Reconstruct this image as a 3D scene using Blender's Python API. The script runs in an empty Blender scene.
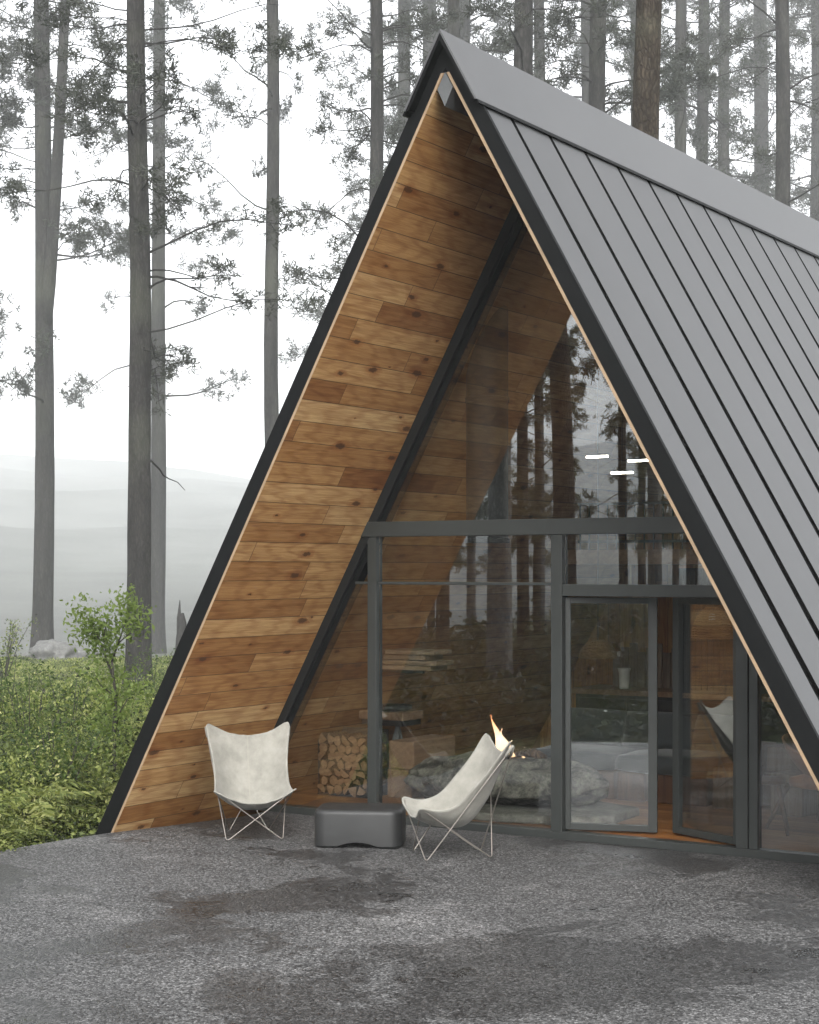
import bpy, bmesh, math, random
import numpy as np
from mathutils import Vector, Matrix, noise

R = math.radians
S = bpy.context.scene
COL = S.collection
random.seed(7)
NPR = np.random.default_rng(11)

# ------------------------------------------------------------------ helpers
def link(o, parent=None):
    COL.objects.link(o)
    if parent is not None:
        o.parent = parent
    return o

def thing(name, label, cat, loc=(0, 0, 0), rz=0.0, group=None):
    o = bpy.data.objects.new(name, None)
    o.empty_display_size = 0.2
    o.location = loc
    o.rotation_euler = (0, 0, rz)
    tag(o, label, cat, group)
    return link(o)

def tag(o, label=None, cat=None, group=None, kind=None):
    if label: o['label'] = label
    if cat: o['category'] = cat
    if group: o['group'] = group
    if kind: o['kind'] = kind
    return o

def copy_tree(o, parent=None):
    c = o.copy()
    COL.objects.link(c)
    if parent is not None:
        c.parent = parent
    for ch in list(o.children):
        copy_tree(ch, c)
    return c

def obj(name, bm, mat, parent=None, smooth=False, bevel=0.0, loc=None, rz=None):
    me = bpy.data.meshes.new(name)
    bmesh.ops.recalc_face_normals(bm, faces=bm.faces[:])
    bm.to_mesh(me)
    bm.free()
    for m in (mat if isinstance(mat, (list, tuple)) else [mat]):
        me.materials.append(m)
    if smooth:
        me.polygons.foreach_set('use_smooth', [True] * len(me.polygons))
    o = bpy.data.objects.new(name, me)
    if loc is not None: o.location = loc
    if rz is not None: o.rotation_euler = (0, 0, rz)
    link(o, parent)
    if bevel:
        b = o.modifiers.new('bevel', 'BEVEL')
        b.width = bevel; b.segments = 2; b.limit_method = 'ANGLE'; b.angle_limit = R(40)
    return o

def BM():
    return bmesh.new()

def box(bm, x0, x1, y0, y1, z0, z1, mtx=None, mi=0):
    vs = [bm.verts.new((x, y, z)) for z in (z0, z1) for y in (y0, y1) for x in (x0, x1)]
    if mtx is not None:
        for v in vs: v.co = mtx @ v.co
    for f in ((0, 2, 3, 1), (4, 5, 7, 6), (0, 1, 5, 4), (2, 6, 7, 3), (0, 4, 6, 2), (1, 3, 7, 5)):
        fc = bm.faces.new([vs[i] for i in f]); fc.material_index = mi
    return vs

def prism(bm, poly, y0, y1, mi=0):
    """polygon in x,z extruded along y"""
    a = [bm.verts.new((x, y0, z)) for x, z in poly]
    b = [bm.verts.new((x, y1, z)) for x, z in poly]
    n = len(poly)
    fs = [bm.faces.new(a), bm.faces.new(b[::-1])]
    for i in range(n):
        fs.append(bm.faces.new((a[i], b[i], b[(i + 1) % n], a[(i + 1) % n])))
    for f in fs: f.material_index = mi

def tube(bm, pts, rad, seg=8, closed=False, cap=True):
    pts = [Vector(p) for p in pts]
    n = len(pts)
    if not hasattr(rad, '__len__'): rad = [rad] * n
    rings = []
    prev = None
    for i, p in enumerate(pts):
        if closed: t = pts[(i + 1) % n] - pts[i - 1]
        else: t = pts[min(i + 1, n - 1)] - pts[max(i - 1, 0)]
        t.normalize()
        if prev is None:
            a = Vector((0, 0, 1)) if abs(t.z) < .9 else Vector((1, 0, 0))
            u = t.cross(a).normalized()
        else:
            u = (prev - t * prev.dot(t)).normalized()
        prev = u
        w = t.cross(u)
        rings.append([bm.verts.new(p + (u * math.cos(2 * math.pi * k / seg) + w * math.sin(2 * math.pi * k / seg)) * rad[i]) for k in range(seg)])
    m = n if closed else n - 1
    for i in range(m):
        a, b = rings[i], rings[(i + 1) % n]
        for k in range(seg):
            bm.faces.new((a[k], a[(k + 1) % seg], b[(k + 1) % seg], b[k]))
    if cap and not closed:
        bm.faces.new(rings[0][::-1]); bm.faces.new(rings[-1])

def fillet(pts, r, closed=True, n=5):
    pts = [Vector(p) for p in pts]
    out = []
    N = len(pts)
    for i in range(N):
        if not closed and i in (0, N - 1):
            out.append(pts[i]); continue
        p, a, b = pts[i], pts[i - 1], pts[(i + 1) % N]
        da, db = (a - p).normalized(), (b - p).normalized()
        ang = da.angle(db)
        t = min(r / math.tan(ang / 2), (a - p).length * .4, (b - p).length * .4)
        s, e = p + da * t, p + db * t
        for k in range(n + 1):
            q = k / n
            out.append(s * (1 - q) ** 2 + p * 2 * q * (1 - q) + e * q * q)
    return out

def lathe(bm, prof, seg=32, cx=0, cy=0):
    rings = [[bm.verts.new((cx + r * math.cos(2 * math.pi * k / seg), cy + r * math.sin(2 * math.pi * k / seg), z)) for k in range(seg)] for r, z in prof]
    for a, b in zip(rings, rings[1:]):
        for k in range(seg):
            bm.faces.new((a[k], a[(k + 1) % seg], b[(k + 1) % seg], b[k]))
    bm.faces.new(rings[0][::-1]); bm.faces.new(rings[-1])

def rounded_slab(bm, w, dp, z0, z1, r, er, seg=8):
    """rounded rectangle block with softened top edge, centred on the origin"""
    def loop(ins, z):
        rr = max(r - ins, .01)
        o = []
        for cx, cy, a0 in ((w / 2 - r, dp / 2 - r, 0), (-w / 2 + r, dp / 2 - r, 90), (-w / 2 + r, -dp / 2 + r, 180), (w / 2 - r, -dp / 2 + r, 270)):
            for k in range(seg + 1):
                a = R(a0 + 90 * k / seg)
                o.append(bm.verts.new((cx + rr * math.cos(a), cy + rr * math.sin(a), z)))
        return o
    ls = [loop(er * .5, z0), loop(0, z0 + er * .5)]
    for k in range(0, 5):
        a = R(90 * k / 4)
        ls.append(loop(er * (1 - math.cos(a)), z1 - er + er * math.sin(a)))
    for a, b in zip(ls, ls[1:]):
        n = len(a)
        for k in range(n):
            bm.faces.new((a[k], a[(k + 1) % n], b[(k + 1) % n], b[k]))
    bm.faces.new(ls[0][::-1]); bm.faces.new(ls[-1])

def rock(bm, sx, sy, sz, seed, sub=4, amp=.35, flat=.0):
    bmesh.ops.create_icosphere(bm, subdivisions=sub, radius=1)
    off = Vector((seed * 3.1, seed * 1.7, seed * 5.3))
    for v in bm.verts:
        n = v.co.copy()
        d = 1 + amp * noise.fractal(n * 1.1 + off, 1, 2, 5)
        d += amp * .5 * (noise.cell(n * 2.2 + off) - .5) * .4
        v.co = Vector((n.x * sx * d, n.y * sy * d, n.z * sz * d))
        lo = -sz * (1 - flat)
        if v.co.z < lo: v.co.z = lo + (v.co.z - lo) * .1

def np_mesh(name, verts, faces4, mat, parent=None, smooth=False):
    me = bpy.data.meshes.new(name)
    nv, nf = len(verts), len(faces4)
    me.vertices.add(nv)
    me.vertices.foreach_set('co', np.asarray(verts, np.float32).ravel())
    me.loops.add(nf * 4)
    me.loops.foreach_set('vertex_index', np.asarray(faces4, np.int32).ravel())
    me.polygons.add(nf)
    me.polygons.foreach_set('loop_start', np.arange(0, nf * 4, 4, dtype=np.int32))
    me.polygons.foreach_set('loop_total', np.full(nf, 4, dtype=np.int32))
    me.update(calc_edges=True)
    me.materials.append(mat)
    if smooth:
        me.polygons.foreach_set('use_smooth', [True] * nf)
    o = bpy.data.objects.new(name, me)
    return link(o, parent)

def norm(a):
    return a / np.maximum(np.linalg.norm(a, axis=-1, keepdims=True), 1e-9)

def leaves(c, dr, length, width, droop=0.0):
    """lozenge leaves: base points c, directions dr -> verts, faces"""
    n = len(c)
    dr = norm(dr)
    rnd = NPR.normal(size=(n, 3))
    side = norm(np.cross(dr, rnd))
    length = np.broadcast_to(np.asarray(length, float), (n,))[:, None]
    width = np.broadcast_to(np.asarray(width, float), (n,))[:, None]
    mid = c + dr * length * .45
    tip = c + dr * length
    tip[:, 2] -= droop * length[:, 0]
    v = np.stack([c, mid + side * width * .5, tip, mid - side * width * .5], 1).reshape(-1, 3)
    f = np.arange(n * 4).reshape(n, 4)
    return v, f

# ------------------------------------------------------------------ materials
class NT:
    def __init__(self, name):
        self.m = bpy.data.materials.new(name)
        self.m.use_nodes = True
        self.t = self.m.node_tree
        self.t.nodes.clear()
        self.out = self.t.nodes.new('ShaderNodeOutputMaterial')
    def n(self, typ, **kw):
        nd = self.t.nodes.new(typ)
        for k, v in kw.items():
            if k.startswith('_'): setattr(nd, k[1:], v)
            else:
                key = k.replace('__', ' ')
                self.set(nd, key, v)
        return nd
    def set(self, nd, key, v):
        s = nd.inputs[int(key[1:])] if key[0] == 'i' and key[1:].isdigit() else nd.inputs[key]
        if isinstance(v, bpy.types.NodeSocket): self.t.links.new(v, s)
        elif isinstance(v, bpy.types.Node): self.t.links.new(v.outputs[0], s)
        else: s.default_value = v
    def math(self, op, a, b=None, c=None):
        nd = self.t.nodes.new('ShaderNodeMath'); nd.operation = op
        for i, v in enumerate((a, b, c)):
            if v is not None: self.set(nd, 'i%d' % i, v)
        return nd.outputs[0]
    def mix(self, fac, a, b, blend='MIX'):
        nd = self.t.nodes.new('ShaderNodeMix'); nd.data_type = 'RGBA'; nd.blend_type = blend
        for i, v in ((0, fac), (6, a), (7, b)): self.set(nd, 'i%d' % i, c4(v))
        return nd.outputs[2]
    def ramp(self, fac, stops, interp='LINEAR'):
        nd = self.t.nodes.new('ShaderNodeValToRGB')
        cr = nd.color_ramp; cr.interpolation = interp
        while len(cr.elements) < len(stops): cr.elements.new(.5)
        for e, (p, c) in zip(cr.elements, stops):
            e.position = p; e.color = c4(c)
        self.set(nd, 'Fac', fac)
        return nd.outputs[0]
    def noise(self, vec, scale, detail=4, rough=.5, dist=0, dim='3D'):
        nd = self.t.nodes.new('ShaderNodeTexNoise'); nd.noise_dimensions = dim
        if vec is not None: self.set(nd, 'Vector', vec)
        nd.inputs['Scale'].default_value = scale; nd.inputs['Detail'].default_value = detail
        nd.inputs['Roughness'].default_value = rough; nd.inputs['Distortion'].default_value = dist
        return nd.outputs[0]
    def obj(self):
        return self.t.nodes.new('ShaderNodeTexCoord').outputs['Object']
    def mapping(self, vec, scale=(1, 1, 1), loc=(0, 0, 0), rot=(0, 0, 0)):
        nd = self.t.nodes.new('ShaderNodeMapping')
        self.set(nd, 'Vector', vec); nd.inputs['Scale'].default_value = scale
        nd.inputs['Location'].default_value = loc; nd.inputs['Rotation'].default_value = rot
        return nd.outputs[0]
    def bump(self, h, strength=.3, dist=.01):
        nd = self.t.nodes.new('ShaderNodeBump')
        self.set(nd, 'Height', h); nd.inputs['Strength'].default_value = strength; nd.inputs['Distance'].default_value = dist
        return nd.outputs[0]
    def pbr(self, color, rough=.6, metal=0.0, normal=None, spec=None, sheen=None):
        p = self.t.nodes.new('ShaderNodeBsdfPrincipled')
        self.set(p, 'Base Color', c4(color)); self.set(p, 'Roughness', rough); self.set(p, 'Metallic', metal)
        if normal is not None: self.set(p, 'Normal', normal)
        if spec is not None: self.set(p, 'Specular IOR Level', spec)
        if sheen is not None: self.set(p, 'Sheen Weight', sheen)
        return p.outputs[0]
    def done(self, shader):
        self.t.links.new(shader, self.out.inputs['Surface']); return self.m

def c4(v):
    if isinstance(v, (tuple, list)) and len(v) == 3: return (*v, 1)
    return v

def mat_wood(name, row=.18, plank=1.9, tint=(1, 1, 1), uv=True, dark=1.0, knots=True, gap=.017, swap=False, rough=.55):
    k = NT(name)
    tc = k.t.nodes.new('ShaderNodeTexCoord')
    vec = tc.outputs['UV'] if uv else tc.outputs['Object']
    sp = k.n('ShaderNodeSeparateXYZ', Vector=vec)
    u, v = (sp.outputs[1], sp.outputs[0]) if swap else (sp.outputs[0], sp.outputs[1])
    rv = k.math('DIVIDE', v, row)
    rid = k.math('FLOOR', rv)
    wn = k.n('ShaderNodeTexWhiteNoise', _noise_dimensions='1D', W=rid)
    off = k.math('MULTIPLY', wn.outputs[0], plank * 3)
    pl = k.math('DIVIDE', k.math('ADD', u, off), plank)
    pid = k.math('FLOOR', pl)
    cmb = k.n('ShaderNodeCombineXYZ', X=pid, Y=rid)
    wn2 = k.n('ShaderNodeTexWhiteNoise', _noise_dimensions='2D', Vector=cmb)
    rnd = wn2.outputs[0]
    base = k.ramp(rnd, [(0, (.23, .105, .034)), (.12, (.30, .155, .055)), (.5, (.37, .208, .080)), (.8, (.45, .28, .122)), (1, (.52, .36, .18))])
    # grain, stretched along the board and shifted for each board
    sh = k.math('MULTIPLY', rnd, 37.0)
    gv = k.n('ShaderNodeCombineXYZ', X=k.math('ADD', u, sh), Y=k.math('ADD', v, sh), Z=sh)
    g1 = k.noise(k.mapping(gv, (1.1, 26, 1)), 1.0, 5, .6, .8)
    g2 = k.noise(k.mapping(gv, (5, 150, 1)), 1.0, 3, .6)
    rings = k.n('ShaderNodeTexWave', Vector=k.mapping(gv, (.55, 7, 1)), Scale=1.6, Distortion=9.0, Detail=3.0, Detail__Scale=.8)
    c = k.mix(k.ramp(g1, [(.38, (0, 0, 0)), (.62, (1, 1, 1))]), k.mix(.5, base, (.42, .25, .12), 'MULTIPLY'), base)
    c = k.mix(k.math('MULTIPLY', k.ramp(rings.outputs[1], [(.55, (0, 0, 0)), (1, (1, 1, 1))]), .38), c, k.mix(.75, c, (.42, .2, .08), 'MULTIPLY'))
    c = k.mix(k.math('MULTIPLY', k.ramp(g2, [(.42, (0, 0, 0)), (.62, (1, 1, 1))]), .5), c, k.mix(.6, c, (.42, .28, .16), 'MULTIPLY'))
    big = k.noise(k.mapping(vec, (.7, .7, .7)), 1.0, 3, .5)
    c = k.mix(k.ramp(big, [(.35, (.0, .0, .0)), (.65, (.35, .35, .35))]), c, k.mix(.6, c, (.66, .5, .35), 'MULTIPLY'))
    if knots:
        kv = k.n('ShaderNodeTexVoronoi', _voronoi_dimensions='2D', Vector=k.mapping(vec, (1 / .62, 1 / .24, 1) if not swap else (1 / .24, 1 / .62, 1), (.3, .17, 0)), Scale=1.0)
        wob = k.noise(vec, 40, 2)
        dist = k.math('ADD', kv.outputs['Distance'], k.math('MULTIPLY', k.math('SUBTRACT', wob, .5), .10))
        crnd = k.n('ShaderNodeSeparateColor', Color=kv.outputs['Color'])
        size = k.math('MULTIPLY', k.math('GREATER_THAN', crnd.outputs[0], .42), k.math('ADD', k.math('MULTIPLY', crnd.outputs[1], .12), .02))
        kn = k.math('SUBTRACT', 1.0, k.n('ShaderNodeMapRange', _interpolation_type='SMOOTHSTEP', Value=dist, From__Min=k.math('MULTIPLY', size, .55), From__Max=k.math('ADD', size, .004)).outputs[0])
        halo = k.math('SUBTRACT', 1.0, k.n('ShaderNodeMapRange', _interpolation_type='SMOOTHSTEP', Value=dist, From__Min=size, From__Max=k.math('ADD', k.math('MULTIPLY', size, 2.4), .004)).outputs[0])
        c = k.mix(k.math('MULTIPLY', halo, .5), c, k.mix(1.0, c, (.62, .36, .2), 'MULTIPLY'))
        c = k.mix(k.math('MULTIPLY', kn, .85), c, (.05, .02, .008))
    # joints
    fr = k.math('FRACT', rv); fp = k.math('FRACT', pl)
    e1 = k.math('LESS_THAN', k.math('MINIMUM', fr, k.math('SUBTRACT', 1.0, fr)), gap)
    e2 = k.math('LESS_THAN', k.math('MINIMUM', fp, k.math('SUBTRACT', 1.0, fp)), gap * row / plank)
    gapm = k.math('MAXIMUM', e1, e2)
    c = k.mix(k.math('MULTIPLY', gapm, .8), c, (.03, .016, .008))
    c = k.mix(1.0, c, tuple(t * dark * 1.28 for t in tint), 'MULTIPLY')
    h = k.math('SUBTRACT', k.math('MULTIPLY', g1, .3), k.math('MULTIPLY', gapm, 1.0))
    return k.done(k.pbr(c, rough, 0, k.bump(h, .5, .005), spec=.3))

def mat_simple(name, col, rough=.6, metal=0.0, var=.15, scale=8, bump=.0, bscale=60, spec=None, sheen=None):
    k = NT(name)
    v = k.obj()
    n1 = k.noise(v, scale, 5, .6)
    lo = tuple(x * (1 - var) for x in col); hi = tuple(min(1, x * (1 + var)) for x in col)
    c = k.ramp(n1, [(.3, lo), (.7, hi)])
    rr = k.math('ADD', k.math('MULTIPLY', k.math('SUBTRACT', k.noise(v, scale * 2.3, 4), .5), .18), rough)
    nm = k.bump(k.noise(v, bscale, 4), bump, .01) if bump else None
    return k.done(k.pbr(c, rr, metal, nm, spec, sheen))

def mat_rough_wood(name, a, b, axis='z', scale=1.0, bump=.4):
    k = NT(name)
    v = k.obj()
    s = {'x': (1.5, 28, 28), 'y': (28, 1.5, 28), 'z': (28, 28, 1.5)}[axis]
    g = k.noise(k.mapping(v, tuple(t * scale for t in s)), 1.0, 6, .65, .5)
    g2 = k.noise(v, 3.0, 4)
    oi = k.t.nodes.new('ShaderNodeObjectInfo').outputs['Random']
    c = k.ramp(g, [(.3, a), (.7, b)])
    c = k.mix(k.math('MULTIPLY', g2, .6), c, k.mix(1.0, c, (.5, .42, .36), 'MULTIPLY'))
    c = k.mix(k.math('MULTIPLY', oi, .4), c, k.mix(1.0, c, (.55, .5, .45), 'MULTIPLY'))
    return k.done(k.pbr(c, .75, 0, k.bump(g, bump, .01), .25))

def mat_foliage(name, stops, trans=.35, rough=.55):
    k = NT(name)
    geo = k.t.nodes.new('ShaderNodeNewGeometry')
    oi = k.t.nodes.new('ShaderNodeObjectInfo').outputs['Random']
    big = k.n('ShaderNodeMapRange', Value=k.noise(k.obj(), .9, 5, .62), From__Min=.36, From__Max=.64).outputs[0]
    f = k.math('ADD', k.math('MULTIPLY', geo.outputs['Random Per Island'], .5), k.math('MULTIPLY', big, .5))
    f = k.math('SUBTRACT', k.math('ADD', f, k.math('MULTIPLY', oi, .12)), .06)
    c = k.ramp(f, stops)
    p = k.pbr(c, rough, 0, None, .25)
    tr = k.n('ShaderNodeBsdfTranslucent', Color=k.mix(1.0, c, (1.15, 1.2, .7), 'MULTIPLY'))
    mx = k.n('ShaderNodeMixShader', Fac=trans, i1=p, i2=tr.outputs[0])
    return k.done(mx.outputs[0])

def mat_bark(name, a, b):
    k = NT(name)
    v = k.obj()
    g = k.noise(k.mapping(v, (9, 9, 1.6)), 1.0, 6, .7, .6)
    vo = k.n('ShaderNodeTexVoronoi', _feature='DISTANCE_TO_EDGE', Vector=k.n('ShaderNodeVectorMath', _operation='ADD', i0=k.mapping(v, (24, 24, 5.5)), i1=k.n('ShaderNodeVectorMath', _operation='SCALE', i0=k.n('ShaderNodeTexNoise', Vector=v, Scale=5.0).outputs['Color'], Scale=1.4).outputs[0]).outputs[0], Scale=1.0)
    crack = k.n('ShaderNodeMapRange', Value=vo.outputs['Distance'], From__Min=.0, From__Max=.28).outputs[0]
    g3 = k.noise(v, .5, 4)
    c = k.ramp(g, [(.3, a), (.7, b)])
    c = k.mix(k.math('MULTIPLY', k.math('SUBTRACT', 1.0, crack), .6), c, tuple(x * .3 for x in a))
    c = k.mix(k.ramp(g3, [(.5, (0, 0, 0)), (.8, (.45, .45, .45))]), c, (.12, .13, .09))
    return k.done(k.pbr(c, .9, 0, k.bump(k.math('ADD', g, crack), .6, .03), .1))

def mat_glass():
    k = NT('coated_glass')
    tr = k.n('ShaderNodeBsdfTransparent', Color=(.93, .95, .94, 1))
    wav = k.bump(k.noise(k.obj(), .8, 2), .012, .02)
    gl = k.n('ShaderNodeBsdfGlossy', Color=(.95, .97, 1, 1), Roughness=.0, Normal=wav)
    lw = k.n('ShaderNodeLayerWeight', Blend=.25)
    f = k.math('ADD', k.math('MULTIPLY', lw.outputs['Fresnel'], .5), GLASS_REF)
    mx = k.n('ShaderNodeMixShader', Fac=f, i1=tr.outputs[0], i2=gl.outputs[0])
    return k.done(mx.outputs[0])

def mat_asphalt():
    k = NT('wet_asphalt')
    v = k.obj()
    vo = k.n('ShaderNodeTexVoronoi', Vector=v, Scale=74.0, Randomness=1.0)
    vo2 = k.n('ShaderNodeTexVoronoi', Vector=v, Scale=140.0, Randomness=1.0)
    s1 = k.n('ShaderNodeSeparateColor', Color=vo.outputs['Color']).outputs[0]
    s2 = k.n('ShaderNodeSeparateColor', Color=vo2.outputs['Color']).outputs[0]
    fine = k.noise(v, 130, 3, .7)
    st = k.math('ADD', k.math('MULTIPLY', s1, .55), k.math('ADD', k.math('MULTIPLY', s2, .3), k.math('MULTIPLY', fine, .15)))
    stone = k.ramp(st, [(.15, (.010, .0098, .0097)), (.42, (.054, .053, .0525)), (.68, (.108, .107, .106)), (.94, (.30, .297, .293))])
    # damp patches with broken edges
    w1 = k.noise(k.mapping(v, (1, 1, 1), (3.1, 1.4, 0)), .55, 9, .64, .45)
    w2 = k.noise(v, 6, 5, .7)
    damp = k.n('ShaderNodeMapRange', _interpolation_type='SMOOTHSTEP', Value=k.math('ADD', w1, k.math('MULTIPLY', k.math('SUBTRACT', w2, .5), .16)), From__Min=.50, From__Max=.555).outputs[0]
    film = k.noise(k.mapping(v, (1, 1, 1), (8.1, 2.4, 0)), 1.1, 8, .65, .3)
    pud = k.n('ShaderNodeMapRange', _interpolation_type='SMOOTHSTEP', Value=film, From__Min=.56, From__Max=.64).outputs[0]
    pale = k.n('ShaderNodeMapRange', _interpolation_type='SMOOTHSTEP', Value=k.noise(k.mapping(v, (1, 1, 1), (1.7, 7.7, 0)), .55, 7, .6, .4), From__Min=.52, From__Max=.68).outputs[0]
    c = k.mix(k.math('MULTIPLY', pale, .6), stone, k.mix(1.0, stone, (2.1, 2.08, 2.06), 'MULTIPLY'))
    c = k.mix(k.math('MULTIPLY', damp, .72), c, k.mix(1.0, c, (.36, .358, .356), 'MULTIPLY'))
    mot = k.n('ShaderNodeMapRange', Value=k.noise(v, 2.6, 6, .7), From__Min=.36, From__Max=.64).outputs[0]
    c = k.mix(k.math('MULTIPLY', mot, .3), c, k.mix(1.0, c, (.5, .5, .5), 'MULTIPLY'))
    c = k.mix(k.math('MULTIPLY', k.math('MULTIPLY', pud, damp), .55), c, k.mix(1.0, c, (.4, .4, .4), 'MULTIPLY'))
    rough = k.math('SUBTRACT', k.math('SUBTRACT', .62, k.math('MULTIPLY', damp, .22)), k.math('MULTIPLY', k.math('MULTIPLY', pud, damp), .2))
    h = k.math('ADD', k.math('MULTIPLY', vo.outputs['Distance'], -.8), k.math('MULTIPLY', fine, .3))
    return k.done(k.pbr(c, rough, 0, k.bump(h, .5, .010), .2))

def mat_rock(name, stops, scale=4, moss=0.0):
    k = NT(name)
    v = k.obj()
    g = k.noise(v, scale, 8, .65, .6)
    g2 = k.noise(v, scale * 5, 6, .7)
    c = k.ramp(k.math('ADD', k.math('MULTIPLY', g, .7), k.math('MULTIPLY', g2, .3)), stops)
    return k.done(k.pbr(c, .85, 0, k.bump(k.math('ADD', g, k.math('MULTIPLY', g2, .5)), .6, .03), .2))

GLASS_REF = .115
M = {}
M['lining'] = mat_wood('knotty_pine_boards')
M['floor'] = mat_wood('oiled_floor_boards', .14, 1.9, (1.0, .82, .6), uv=False, dark=.75, knots=False, rough=.35, swap=False)
M['boards'] = mat_wood('vertical_wall_boards', .15, 3.0, (1, .86, .7), uv=True, dark=.8)
M['edge_wood'] = mat_simple('cut_pine_edge', (.24, .165, .10), .6, var=.2)
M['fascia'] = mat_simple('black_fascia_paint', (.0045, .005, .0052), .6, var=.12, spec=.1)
M['rake'] = mat_simple('dark_rafter_paint', (.010, .011, .011), .5, var=.1, spec=.2)
M['frame'] = mat_simple('grey_green_frame_paint', (.027, .030, .0285), .45, var=.06, spec=.4)
def mat_roof(name, col):
    k = NT(name); v = k.obj()
    a = k.noise(k.mapping(v, (1.2, 9, 1.2)), 1.0, 6, .65)
    b = k.noise(v, .9, 5, .6)
    f = k.math('ADD', k.math('MULTIPLY', a, .5), k.math('MULTIPLY', b, .5))
    c = k.ramp(f, [(.36, tuple(x * .86 for x in col)), (.64, tuple(x * 1.14 for x in col))])
    rr = k.math('ADD', .40, k.math('MULTIPLY', f, .22))
    return k.done(k.pbr(c, rr, .2, k.bump(k.noise(v, 1.6, 3), .03, .02)))
M['roof'] = mat_roof('grey_roof_metal', (.068, .069, .071))
M['cap'] = mat_roof('grey_ridge_metal', (.082, .083, .085))
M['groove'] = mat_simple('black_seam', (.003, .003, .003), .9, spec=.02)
M['beam_end'] = mat_simple('pale_grey_beam', (.075, .078, .08), .5)
M['glass'] = mat_glass()
M['asphalt'] = mat_asphalt()
M['canvas'] = None
M['steel'] = mat_simple('brushed_rod', (.27, .245, .22), .4, .7, var=.1)
M['black_steel'] = mat_simple('black_steel', (.018, .018, .019), .45, .3)
M['rubber'] = mat_simple('charcoal_resin', (.017, .0175, .0175), .5, var=.2, scale=5, bump=.05, bscale=120, spec=.45)
M['flue'] = mat_simple('dark_flue_steel', (.009, .009, .009), .6, .0, var=.1, spec=.25)
M['bark'] = mat_bark('pine_bark_grey', (.012, .0115, .011), (.045, .042, .039))
M['bark_brown'] = mat_bark('pine_bark_brown', (.02, .017, .0135), (.07, .057, .044))
M['bark_pale'] = mat_bark('pale_bark', (.1, .1, .095), (.25, .245, .23))
M['needle'] = mat_foliage('pine_needles', [(0, (.012, .015, .011)), (.5, (.024, .028, .02)), (1, (.045, .05, .034))], .2)
M['needle_warm'] = mat_foliage('autumn_needles', [(0, (.02, .026, .012)), (.4, (.05, .06, .025)), (.7, (.095, .09, .04)), (1, (.17, .13, .06))], .25)
M['fern'] = mat_foliage('forest_undergrowth', [(0, (.004, .007, .002)), (.26, (.026, .038, .011)), (.46, (.10, .13, .036)), (.70, (.25, .28, .09)), (1, (.44, .42, .20))], .4)
M['fern_dark'] = mat_foliage('dark_scrub', [(0, (.012, .02, .008)), (.5, (.035, .045, .018)), (1, (.1, .085, .04))], .3)
M['sapling'] = mat_foliage('sapling_leaf', [(0, (.08, .12, .03)), (.5, (.14, .19, .05)), (1, (.22, .27, .09))], .45)
M['shrub_leaf'] = mat_foliage('shrub_leaf', [(0, (.01, .02, .006)), (.4, (.04, .07, .018)), (.75, (.11, .15, .04)), (1, (.26, .29, .10))], .4)
M['stem'] = mat_simple('dark_stem', (.03, .026, .02), .8)
M['grey_rock'] = mat_rock('grey_boulder', [(.3, (.05, .05, .048)), (.55, (.14, .14, .135)), (.75, (.24, .24, .23))], 3)
M['hearth_rock'] = mat_rock('mottled_hearth_stone', [(.36, (.012, .011, .010)), (.46, (.07, .064, .055)), (.56, (.19, .175, .145)), (.68, (.36, .33, .27))], 6)
M['slab_stone'] = mat_rock('pale_stone', [(.35, (.07, .066, .057)), (.55, (.19, .178, .155)), (.72, (.30, .28, .24))], 4)
M['log_end'] = mat_rough_wood('cut_log_end', (.2, .11, .055), (.42, .27, .15), 'y', .6, .3)
M['log_bark'] = mat_bark('firewood_bark', (.07, .04, .022), (.2, .12, .07))
M['timber'] = mat_rough_wood('weathered_timber', (.11, .075, .05), (.30, .225, .165), 'z')
M['timber_y'] = mat_rough_wood('sawn_timber', (.2, .12, .07), (.36, .24, .15), 'y')
M['redwood'] = mat_rough_wood('red_brown_block', (.075, .034, .019), (.16, .08, .045), 'z')
M['walnut'] = mat_rough_wood('walnut_leg', (.09, .045, .025), (.17, .09, .05), 'z', .8, .1)
M['sofa'] = mat_simple('grey_sofa_cloth', (.034, .039, .041), .95, var=.15, scale=4, bump=.15, bscale=220, sheen=.3)
M['throw'] = mat_simple('mottled_grey_throw', (.16, .165, .165), .95, var=.5, scale=14, bump=.3, bscale=150, sheen=.3)
M['leather'] = mat_simple('tan_leather', (.34, .15, .065), .5, var=.3, scale=5, bump=.1, bscale=80)
M['wicker'] = mat_rough_wood('woven_cane', (.2, .11, .05), (.42, .27, .13), 'x')
M['black_cab'] = mat_simple('black_cabinet', (.012, .012, .012), .45)
M['white_cer'] = mat_simple('white_ceramic', (.75, .74, .7), .35, var=.03)
M['chrome'] = mat_simple('polished_tap', (.7, .7, .7), .15, 1.0, var=.02)
M['soil'] = None

def mat_canvas():
    k = NT('natural_canvas')
    v = k.obj()
    w = k.noise(k.mapping(v, (160, 160, 160)), 1, 2)
    bl = k.noise(v, 7, 5, .65)
    c = k.ramp(bl, [(.3, (.19, .184, .162)), (.55, (.25, .243, .214)), (.75, (.295, .287, .258))])
    sep = k.n('ShaderNodeSeparateXYZ', Vector=v)
    seam = k.math('LESS_THAN', k.math('ABSOLUTE', sep.outputs[1]), .006)
    c = k.mix(k.math('MULTIPLY', seam, .35), c, (.28, .265, .23))
    h = k.math('ADD', k.math('MULTIPLY', w, .2), k.math('MULTIPLY', k.noise(v, 9, 4), .9))
    return k.done(k.pbr(c, .92, 0, k.bump(h, .35, .015), .15, .15))
M['canvas'] = mat_canvas()

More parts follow.
